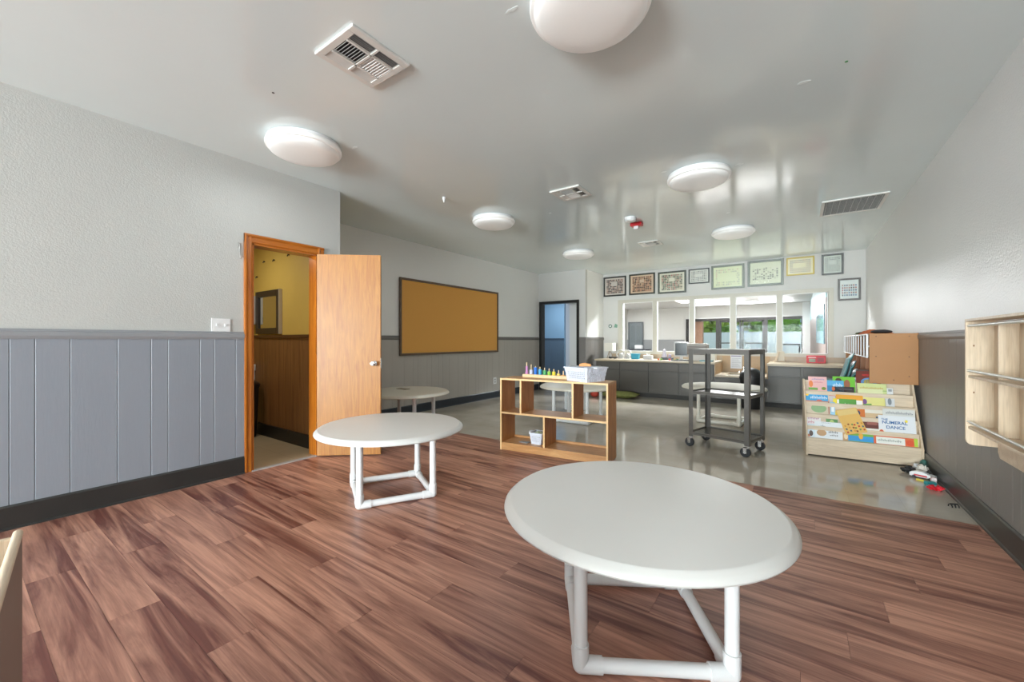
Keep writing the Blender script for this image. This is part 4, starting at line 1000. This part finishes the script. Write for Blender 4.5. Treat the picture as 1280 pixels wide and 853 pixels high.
book('orange edged white book lying low at the right of the bottom row', 0, 640, 988, 612, (214, 104, 62), [('r', .06, .72, .2, 1, (228, 228, 222)), ('s', .1, .65, .4, .7, (110, 120, 110)), ('e', .74, .92, .3, 1, (214, 84, 50)), ('r', .92, 1, .0, 1, (170, 200, 70))])
# tan open book leaning diagonally across the middle rows
tb = thing('picture_book', 'tan book with little pictures leaning diagonally across the lower rows', 'book', (0, 0, 0), 0, group='picture books on the display shelf')
tb.matrix_world = Mbs @ Matrix.Translation((0.405, 0.058, 0.252)) @ Matrix.Rotation(R(-26), 4, 'X') @ Matrix.Rotation(R(-16), 4, 'Y') @ Matrix.Translation((0, 0, 0.0))
B(-0.085, 0.085, -0.012, -0.010, 0, 0.25).build('cover', mat('tan_cover', (226, 182, 104), 0.4), tb)
B(-0.083, 0.083, -0.010, -0.002, 0.002, 0.248).build('pages', PAGE, tb)
B(-0.085, 0.085, -0.002, 0.0, 0, 0.25).build('cover', MATS['tan_cover'], tb)
B(-0.078, 0.078, -0.0128, -0.012, 0.19, 0.245).build('cover_art', mat('ink_light_tan', (226, 196, 130), 0.4), tb)
for i in range(18):
    c = [(196, 70, 50), (90, 110, 120), (214, 150, 60), (150, 80, 50), (120, 140, 80)][i % 5]
    xx, zz = -0.07 + (i % 6) * 0.025 + 0.004 * (i % 3), 0.012 + (i // 6) * 0.032 + 0.006 * ((i * 5) % 3)
    B(xx, xx + 0.014, -0.0135, -0.012, zz, zz + 0.016).build('cover_art', mat('ink_%d_%d_%d' % c, c, 0.4), tb)

# ------------------------------------------------------------------ cubby cabinet on the right wall, wire rack, chairs
cb = thing('wall_cabinet', 'brown hardboard coat cubby cabinet hung on the right wall', 'cabinet', (0.59, 5.4, 0.731))
cL, cDp, cHt = 2.45, 0.356, 0.50
B(0, cDp, 0, 0.02, 0, cHt).build('side_panel', HARDB, cb, bevel=0.002)
B(0, cDp, cL - 0.02, cL, 0, cHt).build('side_panel', HARDB, cb)
B(0, cDp, 0.02, cL - 0.02, cHt - 0.02, cHt).build('top_board', HARDB, cb)
B(0, cDp, 0.02, cL - 0.02, 0, 0.02).build('bottom_board', HARDB, cb)
B(cDp - 0.012, cDp, 0.02, cL - 0.02, 0.02, cHt - 0.02).build('back_panel', mat('dark_brown_board', (120, 74, 40), 0.5), cb)
B(0.01, cDp - 0.012, 0.02, cL - 0.02, 0.25, 0.268).build('shelf_board', HARDB, cb)
for k in range(1, 6): B(0.01, cDp - 0.012, k * cL / 6 - 0.008, k * cL / 6 + 0.008, 0.02, 0.25).build('divider', mat('red_brown_board', (150, 92, 50), 0.5), cb)
for x_, z_ in ((0.05, cHt - 0.03), (0.29, cHt - 0.03), (0.05, 0.27), (0.29, 0.27), (0.29, 0.08), (0.18, 0.04)):
    MB().cyl((x_, -0.0025, z_), (x_, 0.001, z_), 0.006, 8).build('screw', mat('dark_screw', (110, 72, 40), 0.5), cb)
wk = thing('wire_rack', 'white wire rack along the front of the brown wall cabinet', 'rack', (0.575, 5.42, 0.731))
WW = mat('white_wire', (238, 238, 240), 0.4)
for z_ in (0.258, 0.488): MB().cyl((0, 0.0, z_), (0, 2.40, z_), 0.007, 8).build('rail', WW, wk)
for k in range(11):
    MB().cyl((0, k * 0.24, 0.258), (0, k * 0.24, 0.488), 0.006 if k % 5 else 0.010, 8).build('wire', WW, wk)
for k in (0, 10): MB().cyl((0, k * 0.24, 0.37), (0.016, k * 0.24, 0.37), 0.008, 8).build('bracket', WW, wk)
oc = thing('folded_cloth', 'rumpled orange cloth lying on top of the brown cabinet', 'cloth', (0.72, 6.1, 1.2315))
mb = MB(); nn = 14
for i in range(nn + 1):
    for j in range(nn + 1):
        u_, v_ = i / nn - 0.5, j / nn - 0.5
        e = max(0.0, 1 - max(abs(u_), abs(v_)) * 2)
        mb.v.append((u_ * 0.24, v_ * 0.7, 0.002 + 0.05 * min(1, e * 3) * (0.6 + 0.4 * math.sin(9 * u_ + 11 * v_))))
for i in range(nn):
    for j in range(nn): mb.f.append((i * (nn + 1) + j, (i + 1) * (nn + 1) + j, (i + 1) * (nn + 1) + j + 1, i * (nn + 1) + j + 1))
o = mb.build('fabric', mat('orange_fabric', (206, 98, 40), 0.8), oc, smooth=True); o.modifiers.new('t', 'SOLIDIFY').thickness = 0.004
for i, (yy, c, lab) in enumerate(((6.75, (40, 40, 42), 'small black toy on top of the brown cabinet'), (7.1, (96, 110, 70), 'small olive toy on top of the brown cabinet'), (5.72, (52, 50, 54), 'folded dark cloth on the near end of the brown cabinet'))):
    mb = MB().sphere((0.72, yy, 1.2315 + 0.022), 0.09, 0.11, 0.022, 12, 6)
    tag(mb.build('small_toy', mat('toy_%d' % i, c, 0.6), None, smooth=True), lab, 'toy')

def chair_mesh():
    t = thing('stacking_chair', 'x', 'chair', (0, 0, 0), 0, group='stack of teal chairs')
    # shell: seat then back, facing -x, seat front at x=-0.19
    prof = [(-0.20, 0.335), (-0.185, 0.35), (-0.10, 0.345), (0.0, 0.338), (0.07, 0.345), (0.105, 0.375), (0.125, 0.44), (0.145, 0.52), (0.165, 0.60), (0.18, 0.655), (0.192, 0.668)]
    nW = 10; mb = MB()
    for i, (x_, z_) in enumerate(prof):
        wd = 0.175 - 0.02 * abs(i - 4) / 6
        for j in range(nW + 1):
            q = j / nW * 2 - 1
            mb.v.append((x_ - (0.035 * q * q if i > 4 else 0), wd * q, z_ + (0.02 * q * q if i <= 4 else (-0.05 * abs(q) ** 4 if i > 8 else 0))))
    for i in range(len(prof) - 1):
        for j in range(nW): mb.f.append((i * (nW + 1) + j, (i + 1) * (nW + 1) + j, (i + 1) * (nW + 1) + j + 1, i * (nW + 1) + j + 1))
    o = mb.build('seat_shell', TEAL, t, smooth=True); s = o.modifiers.new('t', 'SOLIDIFY'); s.thickness = 0.008
    for s_ in (-1, 1):
        MB().tube([(-0.20, s_ * 0.17, 0.012), (-0.15, s_ * 0.15, 0.29), (-0.13, s_ * 0.14, 0.325), (0.04, s_ * 0.14, 0.318), (0.08, s_ * 0.15, 0.29), (0.16, s_ * 0.18, 0.012)], 0.010, 8).build('leg_frame', CHROME, t, smooth=True)
        for e in (-0.20, 0.16): MB().cyl((e, s_ * (0.17 if e < 0 else 0.18), 0), (e, s_ * (0.17 if e < 0 else 0.18), 0.03), 0.014, 10).build('foot_cap', WHITE, t)
    return t
c0 = chair_mesh()
labs = ['lowest teal chair of the stack behind the bookshelf', 'second teal chair from the floor in the stack behind the bookshelf', 'third teal chair from the floor in the stack behind the bookshelf', 'fourth teal chair from the floor in the stack behind the bookshelf', 'topmost teal chair of the stack, its seat showing over the bookshelf']
for k in range(5):
    c = c0 if k == 0 else copy_tree(c0)
    c.location = (0.385 - 0.014 * k, 5.92, 0.088 * k); c['label'] = labs[k]

# ------------------------------------------------------------------ maple book rack on the right wall
rk = thing('wall_book_rack', 'pale maple wall rack with metal rods beside the camera on the right wall', 'rack', (XR - 0.012, 3.46, 0))
def panel_yz(y0, y1):
    r_ = 0.03; pts = [(-0.150, 1.27), (-0.150, 0.585)] + [(-0.150 + r_ - r_ * math.cos(a), 0.585 - r_ * math.sin(a)) for a in (R(30), R(60), R(90))] + [(0.0, 0.555), (0.0, 1.27)]
    return MB().prism(pts, 'y', y0, y1)
for y_ in (0.0, -0.9, -1.8):
    panel_yz(y_ - 0.018, y_).build('end_panel', MAPLEV, rk, bevel=0.002)
B(-0.04, -0.028, -1.78, -0.018, 0.60, 1.265).build('back_panel', MAPLEV, rk)
for y_ in (-0.33, -0.62, -1.2, -1.5): B(-0.11, -0.04, y_ - 0.012, y_, 0.665, 1.255).build('divider', MAPLEV, rk, bevel=0.001)
for z_ in (0.65, 0.945): B(-0.14, -0.04, -1.78, -0.018, z_, z_ + 0.014).build('shelf_board', MAPLE, rk, bevel=0.001)
B(-0.15, -0.028, -1.8, 0.0, 1.27, 1.284).build('top_board', MAPLE, rk, bevel=0.002)
MB().prism([(-0.02, 0.66), (-0.02, 0.53), (-0.05, 0.50), (-1.8, 0.50), (-1.8, 0.66)], 'x', -0.027, 0.0).build('lower_skirt', MAPLE, rk, bevel=0.002)
for z_ in (0.69, 0.985, 1.245): MB().cyl((-0.138, -1.79, z_), (-0.138, -0.012, z_), 0.008, 12).build('rod', mat('brushed_rod', (196, 196, 194), 0.3, metal=0.9), rk, smooth=True)
for z_ in (1.13, 0.86): MB().prism([(-0.118 + 0.003 * math.cos(a), z_ + 0.006 * math.sin(a)) for a in [R(36 * i) for i in range(10)]], 'y', -0.0205, -0.0178).build('wood_knot', mat('dark_knot', (120, 84, 50), 0.6), rk)

# ------------------------------------------------------------------ low shelf at the bottom left, beside the camera
HA = R(172.2)
lo = thing('low_bookcase', 'low maple bookcase with dark back at the bottom left edge', 'shelf', (-1.504, 0.112, 0), R(-7.8))
BK = mat('taupe_back_board', (128, 108, 98), 0.6, var=0.06, vscale=6)
B(0, 1.0, -0.012, 0.0, 0, 0.70).build('back_panel', BK, lo)
MB().cyl((0.006, -0.006, 0.706), (1.0, -0.006, 0.706), 0.0085, 14).build('top_edge', MAPLE, lo, smooth=True)
B(0, 0.018, -0.30, -0.012, 0, 0.70).build('side_panel', MAPLEV, lo, bevel=0.003)
B(0.982, 1.0, -0.30, -0.012, 0, 0.70).build('side_panel', MAPLEV, lo, bevel=0.003)
for z_ in (0.04, 0.36, 0.62): B(0.018, 0.982, -0.29, -0.012, z_, z_ + 0.016).build('shelf_board', MAPLE, lo)

# ------------------------------------------------------------------ counters along the far wall
YC = 8.27
def cabinet(label, x0, x1, z1=0.72, drawer=True, group='dark grey base cabinets'):
    t = thing('base_cabinet', label, 'cabinet', (x0, YC, 0), group=group)
    w = x1 - x0
    B(0.0, w, 0.02, 0.88, 0.09, z1).build('body', CAB, t)
    B(0.0, w, 0.09, 0.86, 0, 0.09).build('toe_kick', CABG, t)
    zt = z1 - 0.02
    if drawer:
        B(0.02, w - 0.02, 0.0, 0.02, zt - 0.15, zt).build('drawer', CAB, t, bevel=0.003)
        zt = zt - 0.17
    B(0.02, w - 0.02, 0.0, 0.02, 0.11, zt).build('door', CAB, t, bevel=0.003)
    return t
for lab, a, b in (('dark grey base cabinet under the counter lamp, far left', -3.6, -3.05), ('dark grey base cabinet second from the left wall', -3.05, -2.45), ('dark grey base cabinet under the computer monitor', -2.45, -1.87), ('dark grey base cabinet left of the sink recess', -1.87, -1.26)):
    cabinet(lab, a, b)
cabinet('low dark cabinet under the sink', -1.26, -0.42, 0.49, False)
cabinet('dark grey base cabinet right of the sink recess', -0.42, 0.06)
cabinet('dark grey base cabinet at the right end behind the bookshelf', 0.06, 0.90)
tag(B(-3.62, -1.245, YC - 0.03, 9.175, 0.72, 0.757).build('worktop', COUNTER, None, bevel=0.004), 'long tan worktop on the left run of far cabinets', 'worktop')
tag(B(-0.435, 0.93, YC - 0.03, 9.175, 0.72, 0.757).build('worktop', COUNTER, None, bevel=0.004), 'tan worktop right of the sink under the fifth window', 'worktop')
struct(MB().box(-3.6, -1.25, 9.176, 9.2, 0.757, 0.855).box(-0.43, 0.93, 9.176, 9.2, 0.757, 0.855).build('trim_splashback', SPLASH))
struct(MB().box(-1.25, -0.43, 9.16, 9.2, 0.53, 0.855).box(-1.258, -1.243, YC, 9.16, 0.49, 0.72).box(-0.437, -0.422, YC, 9.16, 0.49, 0.72).build('trim_sink_recess', mat('tan_panel', (178, 148, 112), 0.45, var=0.08, vscale=20)))
sk = thing('sink_top', 'low cream sink top with basin between the far counters', 'sink', (-0.84, 0, 0.49))
mb = MB()
for a in ((-0.40, 0.40, YC - 0.02, 8.5), (-0.40, 0.40, 8.95, 9.155), (-0.40, -0.25, 8.5, 8.95), (0.25, 0.40, 8.5, 8.95)): mb.box(a[0], a[1], a[2], a[3], 0, 0.035)
mb.build('top', COUNTER, sk, bevel=0.004)
MB().box(-0.25, 0.25, 8.5, 8.95, 0.002, 0.006).build('basin', STEEL, sk)
MB().tube([(0, 9.0, 0.035), (0, 9.0, 0.13), (0, 8.96, 0.16), (0, 8.88, 0.15), (0, 8.86, 0.12)], 0.012, 10).build('faucet', CHROME, sk, smooth=True)
for s_ in (-0.09, 0.09): MB().cyl((s_, 9.0, 0.035), (s_, 9.0, 0.075), 0.018, 12).build('tap_handle', CHROME, sk)
nt = thing('paper_notice', 'white printed notice pinned on the tan panel above the sink', 'notice', (-1.0, 9.16, 0.60))
B(-0.10, 0.10, -0.004, 0, 0, 0.27).build('sheet', mat('notice_paper', (222, 224, 230), 0.6), nt)
B(-0.09, 0.09, -0.005, -0.004, 0.24, 0.258).build('header_bar', mat('notice_violet', (140, 130, 160), 0.6), nt)
for k in range(7): B(-0.08, 0.08 - 0.02 * (k % 3), -0.005, -0.004, 0.03 + k * 0.028, 0.038 + k * 0.028).build('text_line', mat('notice_grey', (180, 182, 190), 0.6), nt)
bin_('trash_can', 'black dome lidded trash can in front of the sink recess', (-0.645, 8.0, 0), 0.175, 0.53, 0.15, BLACKP)
# things on the worktop
ZT = 0.758
lp = thing('table_lamp', 'small lamp with square white shade on the left end of the worktop', 'lamp', (-3.47, 8.75, ZT))
for k in range(3):
    a = k * 2.094; MB().cyl((0.08 * math.cos(a), 0.08 * math.sin(a), 0), (0.015 * math.cos(a), 0.015 * math.sin(a), 0.17), 0.008, 8).build('leg', mat('lamp_wood', (150, 128, 104), 0.5), lp)
MB().box(-0.10, 0.10, -0.10, 0.10, 0.16, 0.345).build('shade', mat('lamp_shade', (214, 210, 200), 0.7), lp, bevel=0.004)
for i, (x_, y_, c, lab, kind) in enumerate((
        (-3.25, 8.8, (196, 196, 194), 'silver round toy beside the lamp on the worktop', 's'),
        (-3.08, 8.75, (208, 206, 204), 'white round toy between the lamp and the teal tub', 's'),
        (-3.34, 8.6, (52, 50, 50), 'low black toy car in front of the lamp', 'c'))):
    t = thing('desk_toy', lab, 'toy', (x_, y_, ZT))
    if kind == 's':
        mb = MB().tube([(0.09 * math.cos(q), 0.02, 0.10 + 0.09 * math.sin(q)) for q in [2 * math.pi * j / 20 for j in range(21)]], 0.012, 8)
        mb.build('ring', mat('toyring_%d' % i, c, 0.3), t, smooth=True)
        MB().sphere((0.0, 0.06, 0.06), 0.06, n=14).build('ball', mat('toyball_%d' % i, tuple(max(0, v - 20) for v in c), 0.3), t, smooth=True)
        B(-0.06, 0.06, -0.02, 0.09, 0, 0.012).build('base', WHITE, t)
    else:
        B(-0.09, 0.09, -0.04, 0.04, 0.012, 0.045).build('body', mat('toycar', c, 0.4), t, bevel=0.008)
        for q in (-0.05, 0.05): MB().cyl((q, -0.045, 0.016), (q, 0.045, 0.016), 0.016, 10).build('wheels', RUBBER, t)
tt = thing('storage_tub', 'small bright teal plastic tub on the worktop', 'tub', (-2.87, 8.7, ZT))
TEALB = mat('bright_teal', (54, 158, 186), 0.4)
MB().prism([(-0.07, 0), (0.07, 0), (0.085, 0.11), (-0.085, 0.11)], 'y', -0.06, 0.06).build('body', TEALB, tt, bevel=0.005)
B(-0.092, 0.092, -0.067, 0.067, 0.105, 0.118).build('rim', TEALB, tt)
tw = thing('tissue_box', 'pale tissue box right of the teal tub on the worktop', 'box', (-2.60, 8.7, ZT))
B(-0.09, 0.09, -0.055, 0.055, 0, 0.085).build('carton', mat('pale_carton', (198, 198, 200), 0.5), tw, bevel=0.003)
MB().prism([(-0.03, 0.085), (0.03, 0.085), (0.045, 0.115), (0.0, 0.105), (-0.03, 0.12)], 'y', -0.01, 0.01).build('tissue', WHITE, tw)
fg = thing('desk_figure', 'white and violet figurine on a grey base on the worktop', 'figurine', (-2.22, 8.75, ZT))
B(-0.12, 0.12, -0.05, 0.05, 0, 0.05).build('base', mat('slate_base', (84, 90, 98), 0.4), fg, bevel=0.006)
MB().lathe([(0.05, 0.05), (0.055, 0.09), (0.03, 0.15), (0.035, 0.18), (0.025, 0.21), (0.004, 0.22)], 16, (-0.06, 0, 0)).build('figure', mat('lilac_white', (214, 208, 224), 0.5), fg, smooth=True)
MB().lathe([(0.03, 0.05), (0.03, 0.10), (0.01, 0.12)], 14, (0.05, 0, 0)).build('cup', mat('mauve_cup', (170, 160, 186), 0.5), fg, smooth=True)
for i, (x_, c) in enumerate(((-2.33, (220, 110, 50)), (-2.28, (120, 170, 60)), (-2.11, (210, 60, 60)), (-2.02, (220, 200, 70)), (-1.96, (90, 150, 90)))):
    tag(B(x_ - 0.018, x_ + 0.018, 8.48 + 0.02 * (i % 2), 8.516 + 0.02 * (i % 2), ZT, ZT + 0.034).build('toy_block', mat('block_%d' % i, c, 0.4), None, bevel=0.003), ['orange', 'green', 'red', 'yellow', 'dark green'][i] + ' toy block on the worktop edge near the monitor', 'block', 'toy blocks on the worktop')
mo = thing('computer_monitor', 'black computer screen in a pale bezel on the worktop', 'monitor', (-1.94, 8.72, ZT))
B(-0.13, 0.13, -0.02, 0.03, 0.07, 0.37).build('bezel', mat('grey_bezel', (186, 186, 186), 0.4), mo, bevel=0.008)
B(-0.11, 0.11, -0.023, -0.019, 0.10, 0.345).build('screen', mat('dark_screen', (44, 48, 50), 0.12), mo)
MB().prism([(-0.03, 0), (0.03, 0), (0.02, 0.09), (-0.02, 0.09)], 'y', 0.0, 0.03).build('neck', MATS['grey_bezel'], mo)
B(-0.10, 0.10, -0.07, 0.08, 0, 0.014).build('foot', MATS['grey_bezel'], mo, bevel=0.004)
pr = thing('desk_printer', 'dark brown grey printer on the worktop right of the monitor', 'printer', (-1.62, 8.75, ZT))
B(-0.19, 0.17, -0.12, 0.14, 0.12, 0.33).build('body', mat('brown_grey_plastic', (110, 100, 92), 0.4), pr, bevel=0.01)
B(-0.19, 0.17, -0.14, -0.08, 0.29, 0.345).build('top_bezel', mat('grey_beige_plastic', (150, 144, 136), 0.4), pr, bevel=0.006)
B(-0.16, 0.14, -0.10, 0.12, 0.0, 0.12).build('base', mat('pale_plastic', (196, 190, 182), 0.4), pr)
kb = thing('keyboard', 'dark keyboard in front of the monitor on the worktop', 'keyboard', (-1.88, 8.42, ZT))
B(-0.17, 0.17, -0.06, 0.06, 0, 0.018).build('body', BLACKP, kb, bevel=0.004)
for r_ in range(4): B(-0.16, 0.16, -0.05 + r_ * 0.026, -0.03 + r_ * 0.026, 0.018, 0.023).build('key_row', mat('key_grey', (70, 70, 72), 0.5), kb)
bg_ = thing('paper_stack', 'stack of pale papers and a blue folder at the end of the left worktop', 'papers', (-1.42, 8.5, ZT))
B(-0.12, 0.10, -0.10, 0.12, 0, 0.02).build('folder', mat('blue_folder', (110, 160, 172), 0.5), bg_)
B(-0.05, 0.13, 0.05, 0.25, 0.02, 0.16).build('papers', PAGE, bg_)
wm = thing('wooden_stand', 'pale wooden holder with papers right of the sink notice', 'holder', (-0.36, 8.95, ZT))
MB().prism([(0, 0), (0.03, 0), (0.09, 0.2), (0.06, 0.2)], 'y', 0, 0.12).build('arm', MAPLE, wm); B(-0.02, 0.16, 0.08, 0.16, 0, 0.02).build('base', MAPLE, wm)
B(0.06, 0.16, 0.09, 0.12, 0.02, 0.2).build('card', PAGE, wm)
rb = thing('red_box', 'bright red box with a small picture on the right worktop', 'box', (0.265, 8.95, ZT))
B(-0.135, 0.135, -0.06, 0.08, 0.0, 0.135).build('carton', mat('red_carton', (206, 30, 48), 0.4), rb, bevel=0.006)
B(-0.10, -0.01, -0.063, -0.06, 0.02, 0.08).build('picture', mat('carton_picture', (150, 150, 130), 0.4), rb)
B(-0.11, 0.0, -0.063, -0.06, 0.095, 0.11).build('text_line', mat('pale_ink', (230, 190, 190), 0.4), rb)
B(0.02, 0.11, -0.063, -0.06, 0.03, 0.10).build('side_print', mat('dark_red_ink', (150, 20, 36), 0.4), rb)
# floor cushion, red toy
fc = thing('floor_cushion', 'green and yellow patterned cushion on the floor by the far cabinets', 'cushion', (-2.95, 7.95, 0), R(5))
mb = MB()
for i in range(17):
    for j in range(9):
        u_, v_ = i / 8 - 1, j / 4 - 1
        mb.v.append((u_ * 0.36, v_ * 0.2, 0.07 + 0.06 * (1 - u_ ** 4) * (1 - v_ ** 4)))
for i in range(17):
    for j in range(9):
        u_, v_ = i / 8 - 1, j / 4 - 1
        mb.v.append((u_ * 0.36, v_ * 0.2, 0.066 - 0.064 * (1 - u_ ** 4) * (1 - v_ ** 4)))
for i in range(16):
    for j in range(8):
        a = i * 9 + j; mb.f.append((a, a + 9, a + 10, a + 1)); b = a + 153; mb.f.append((b, b + 1, b + 10, b + 9))
for i in range(16):
    for j in (0, 8): a = i * 9 + j; mb.f.append((a, a + 9, a + 162, a + 153))
for j in range(8):
    for i in (0, 16): a = i * 9 + j; mb.f.append((a, a + 1, a + 154, a + 153))
mb.build('cover', mat('olive_print', (120, 124, 66), 0.8, var=0.5, vscale=14), fc, smooth=True)
tag(MB().sphere((-3.4, 7.75, 0.06), 0.09, 0.07, 0.06).build('red_toy', mat('red_toy', (190, 66, 48), 0.5), None, smooth=True), 'small red toy on the floor seen between the table legs', 'toy')

# ------------------------------------------------------------------ toys dropped by the right wall
def toybit(label, x, y, mb, m, name='floor_toy', smooth=False):
    o = mb.build(name, m, None, smooth=smooth); o.location = (x, y, 0); return tag(o, label, 'toy', 'toys dropped by the right wall')
def blob(rx, ry, rz, seed, j=0.25):
    r = random.Random(seed); mb = MB().sphere((0, 0, rz), rx, ry, rz, 12, 8)
    mb.v = [(x * (1 + r.uniform(-j, j)), y * (1 + r.uniform(-j, j)), max(0.0, z * (1 + r.uniform(-j, j)))) for x, y, z in mb.v]; return mb
toybit('black crumpled toy at the foot of the bookshelf', 0.80, 4.90, blob(0.055, 0.04, 0.025, 1), BLACKP)
toybit('white fluffy toy piece nearest the bookshelf corner', 0.865, 5.02, blob(0.025, 0.02, 0.03, 2), WHITE)
toybit('white toy bundle in the middle of the dropped toys', 0.885, 4.88, blob(0.04, 0.05, 0.04, 3), mat('warm_white_toy', (206, 200, 190), 0.6))
tr_ = thing('floor_toy', 'white and red toy vehicle among the dropped toys', 'toy', (0.86, 4.76, 0), R(-25), group='toys dropped by the right wall')
MB().prism([(-0.08, 0.012), (0.08, 0.012), (0.075, 0.04), (0.03, 0.045), (0.0, 0.06), (-0.05, 0.055), (-0.08, 0.04)], 'y', -0.025, 0.025).build('body', WHITE, tr_, bevel=0.004)
B(-0.05, 0.03, -0.027, 0.027, 0.02, 0.032).build('stripe', mat('red_stripe', (200, 60, 70), 0.4), tr_)
for q in (-0.05, 0.05): MB().cyl((q, -0.028, 0.012), (q, 0.028, 0.012), 0.012, 10).build('wheels', RUBBER, tr_)
toybit('black and white toy against the right baseboard', 0.905, 4.80, blob(0.02, 0.045, 0.03, 5), BLACKP)
toybit('pale pink toy cube by the right baseboard', 0.902, 4.66, MB().box(-0.015, 0.015, -0.02, 0.02, 0, 0.045), mat('pale_pink_toy', (222, 206, 206), 0.5))
toybit('yellow toy stick among the dropped toys', 0.845, 4.66, MB().mbox(Matrix.Translation((0, 0, 0.008)) @ Matrix.Rotation(R(-35), 4, 'Z'), 0.09, 0.016, 0.014), mat('yellow_toy', (206, 186, 70), 0.5))
toybit('teal toy block between the white toys and the red bow', 0.868, 4.58, MB().mbox(Matrix.Translation((0, 0, 0.014)) @ Matrix.Rotation(R(20), 4, 'Z'), 0.06, 0.04, 0.026), mat('teal_toy', (50, 150, 156), 0.5))
toybit('flat white toy plate beside the teal block', 0.89, 4.54, MB().mbox(Matrix.Translation((0, 0, 0.004)) @ Matrix.Rotation(R(-40), 4, 'Z'), 0.09, 0.035, 0.008), WHITE)
bwq = thing('floor_toy', 'red ribbon bow lying alone on the tile', 'toy', (0.872, 4.45, 0), R(10), group='toys dropped by the right wall')
REDR = mat('red_ribbon', (222, 36, 52), 0.45)
for a in range(6):
    an = a * math.pi / 3
    MB().tube([(0, 0, 0.012), (0.03 * math.cos(an - .35), 0.025 * math.sin(an - .35), 0.03), (0.05 * math.cos(an), 0.04 * math.sin(an), 0.018), (0.03 * math.cos(an + .35), 0.025 * math.sin(an + .35), 0.008), (0, 0, 0.008)], 0.007, 6).build('loop', REDR, bwq, smooth=True)
cl = thing('hair_clip', 'small black claw clip on the tile near the floor seam', 'clip', (0.885, 4.06, 0), R(25))
for q in (-0.02, 0.0, 0.02): MB().tube([(q, -0.016, 0.003), (q, -0.014, 0.016), (q, 0, 0.024), (q, 0.014, 0.016), (q, 0.016, 0.003)], 0.0035, 6).build('tooth', BLACKP, cl)
MB().cyl((-0.022, 0, 0.025), (0.022, 0, 0.025), 0.004, 8).build('spine', BLACKP, cl)
gb = tag(MB().sphere((0.925, 5.10, 0.045), 0.028, 0.03, 0.045, 14, 10).build('green_bottle', mat('dark_teal_plastic', (60, 110, 100), 0.4), None, smooth=True), 'dark teal ball wedged between the bookshelf and the baseboard', 'ball')
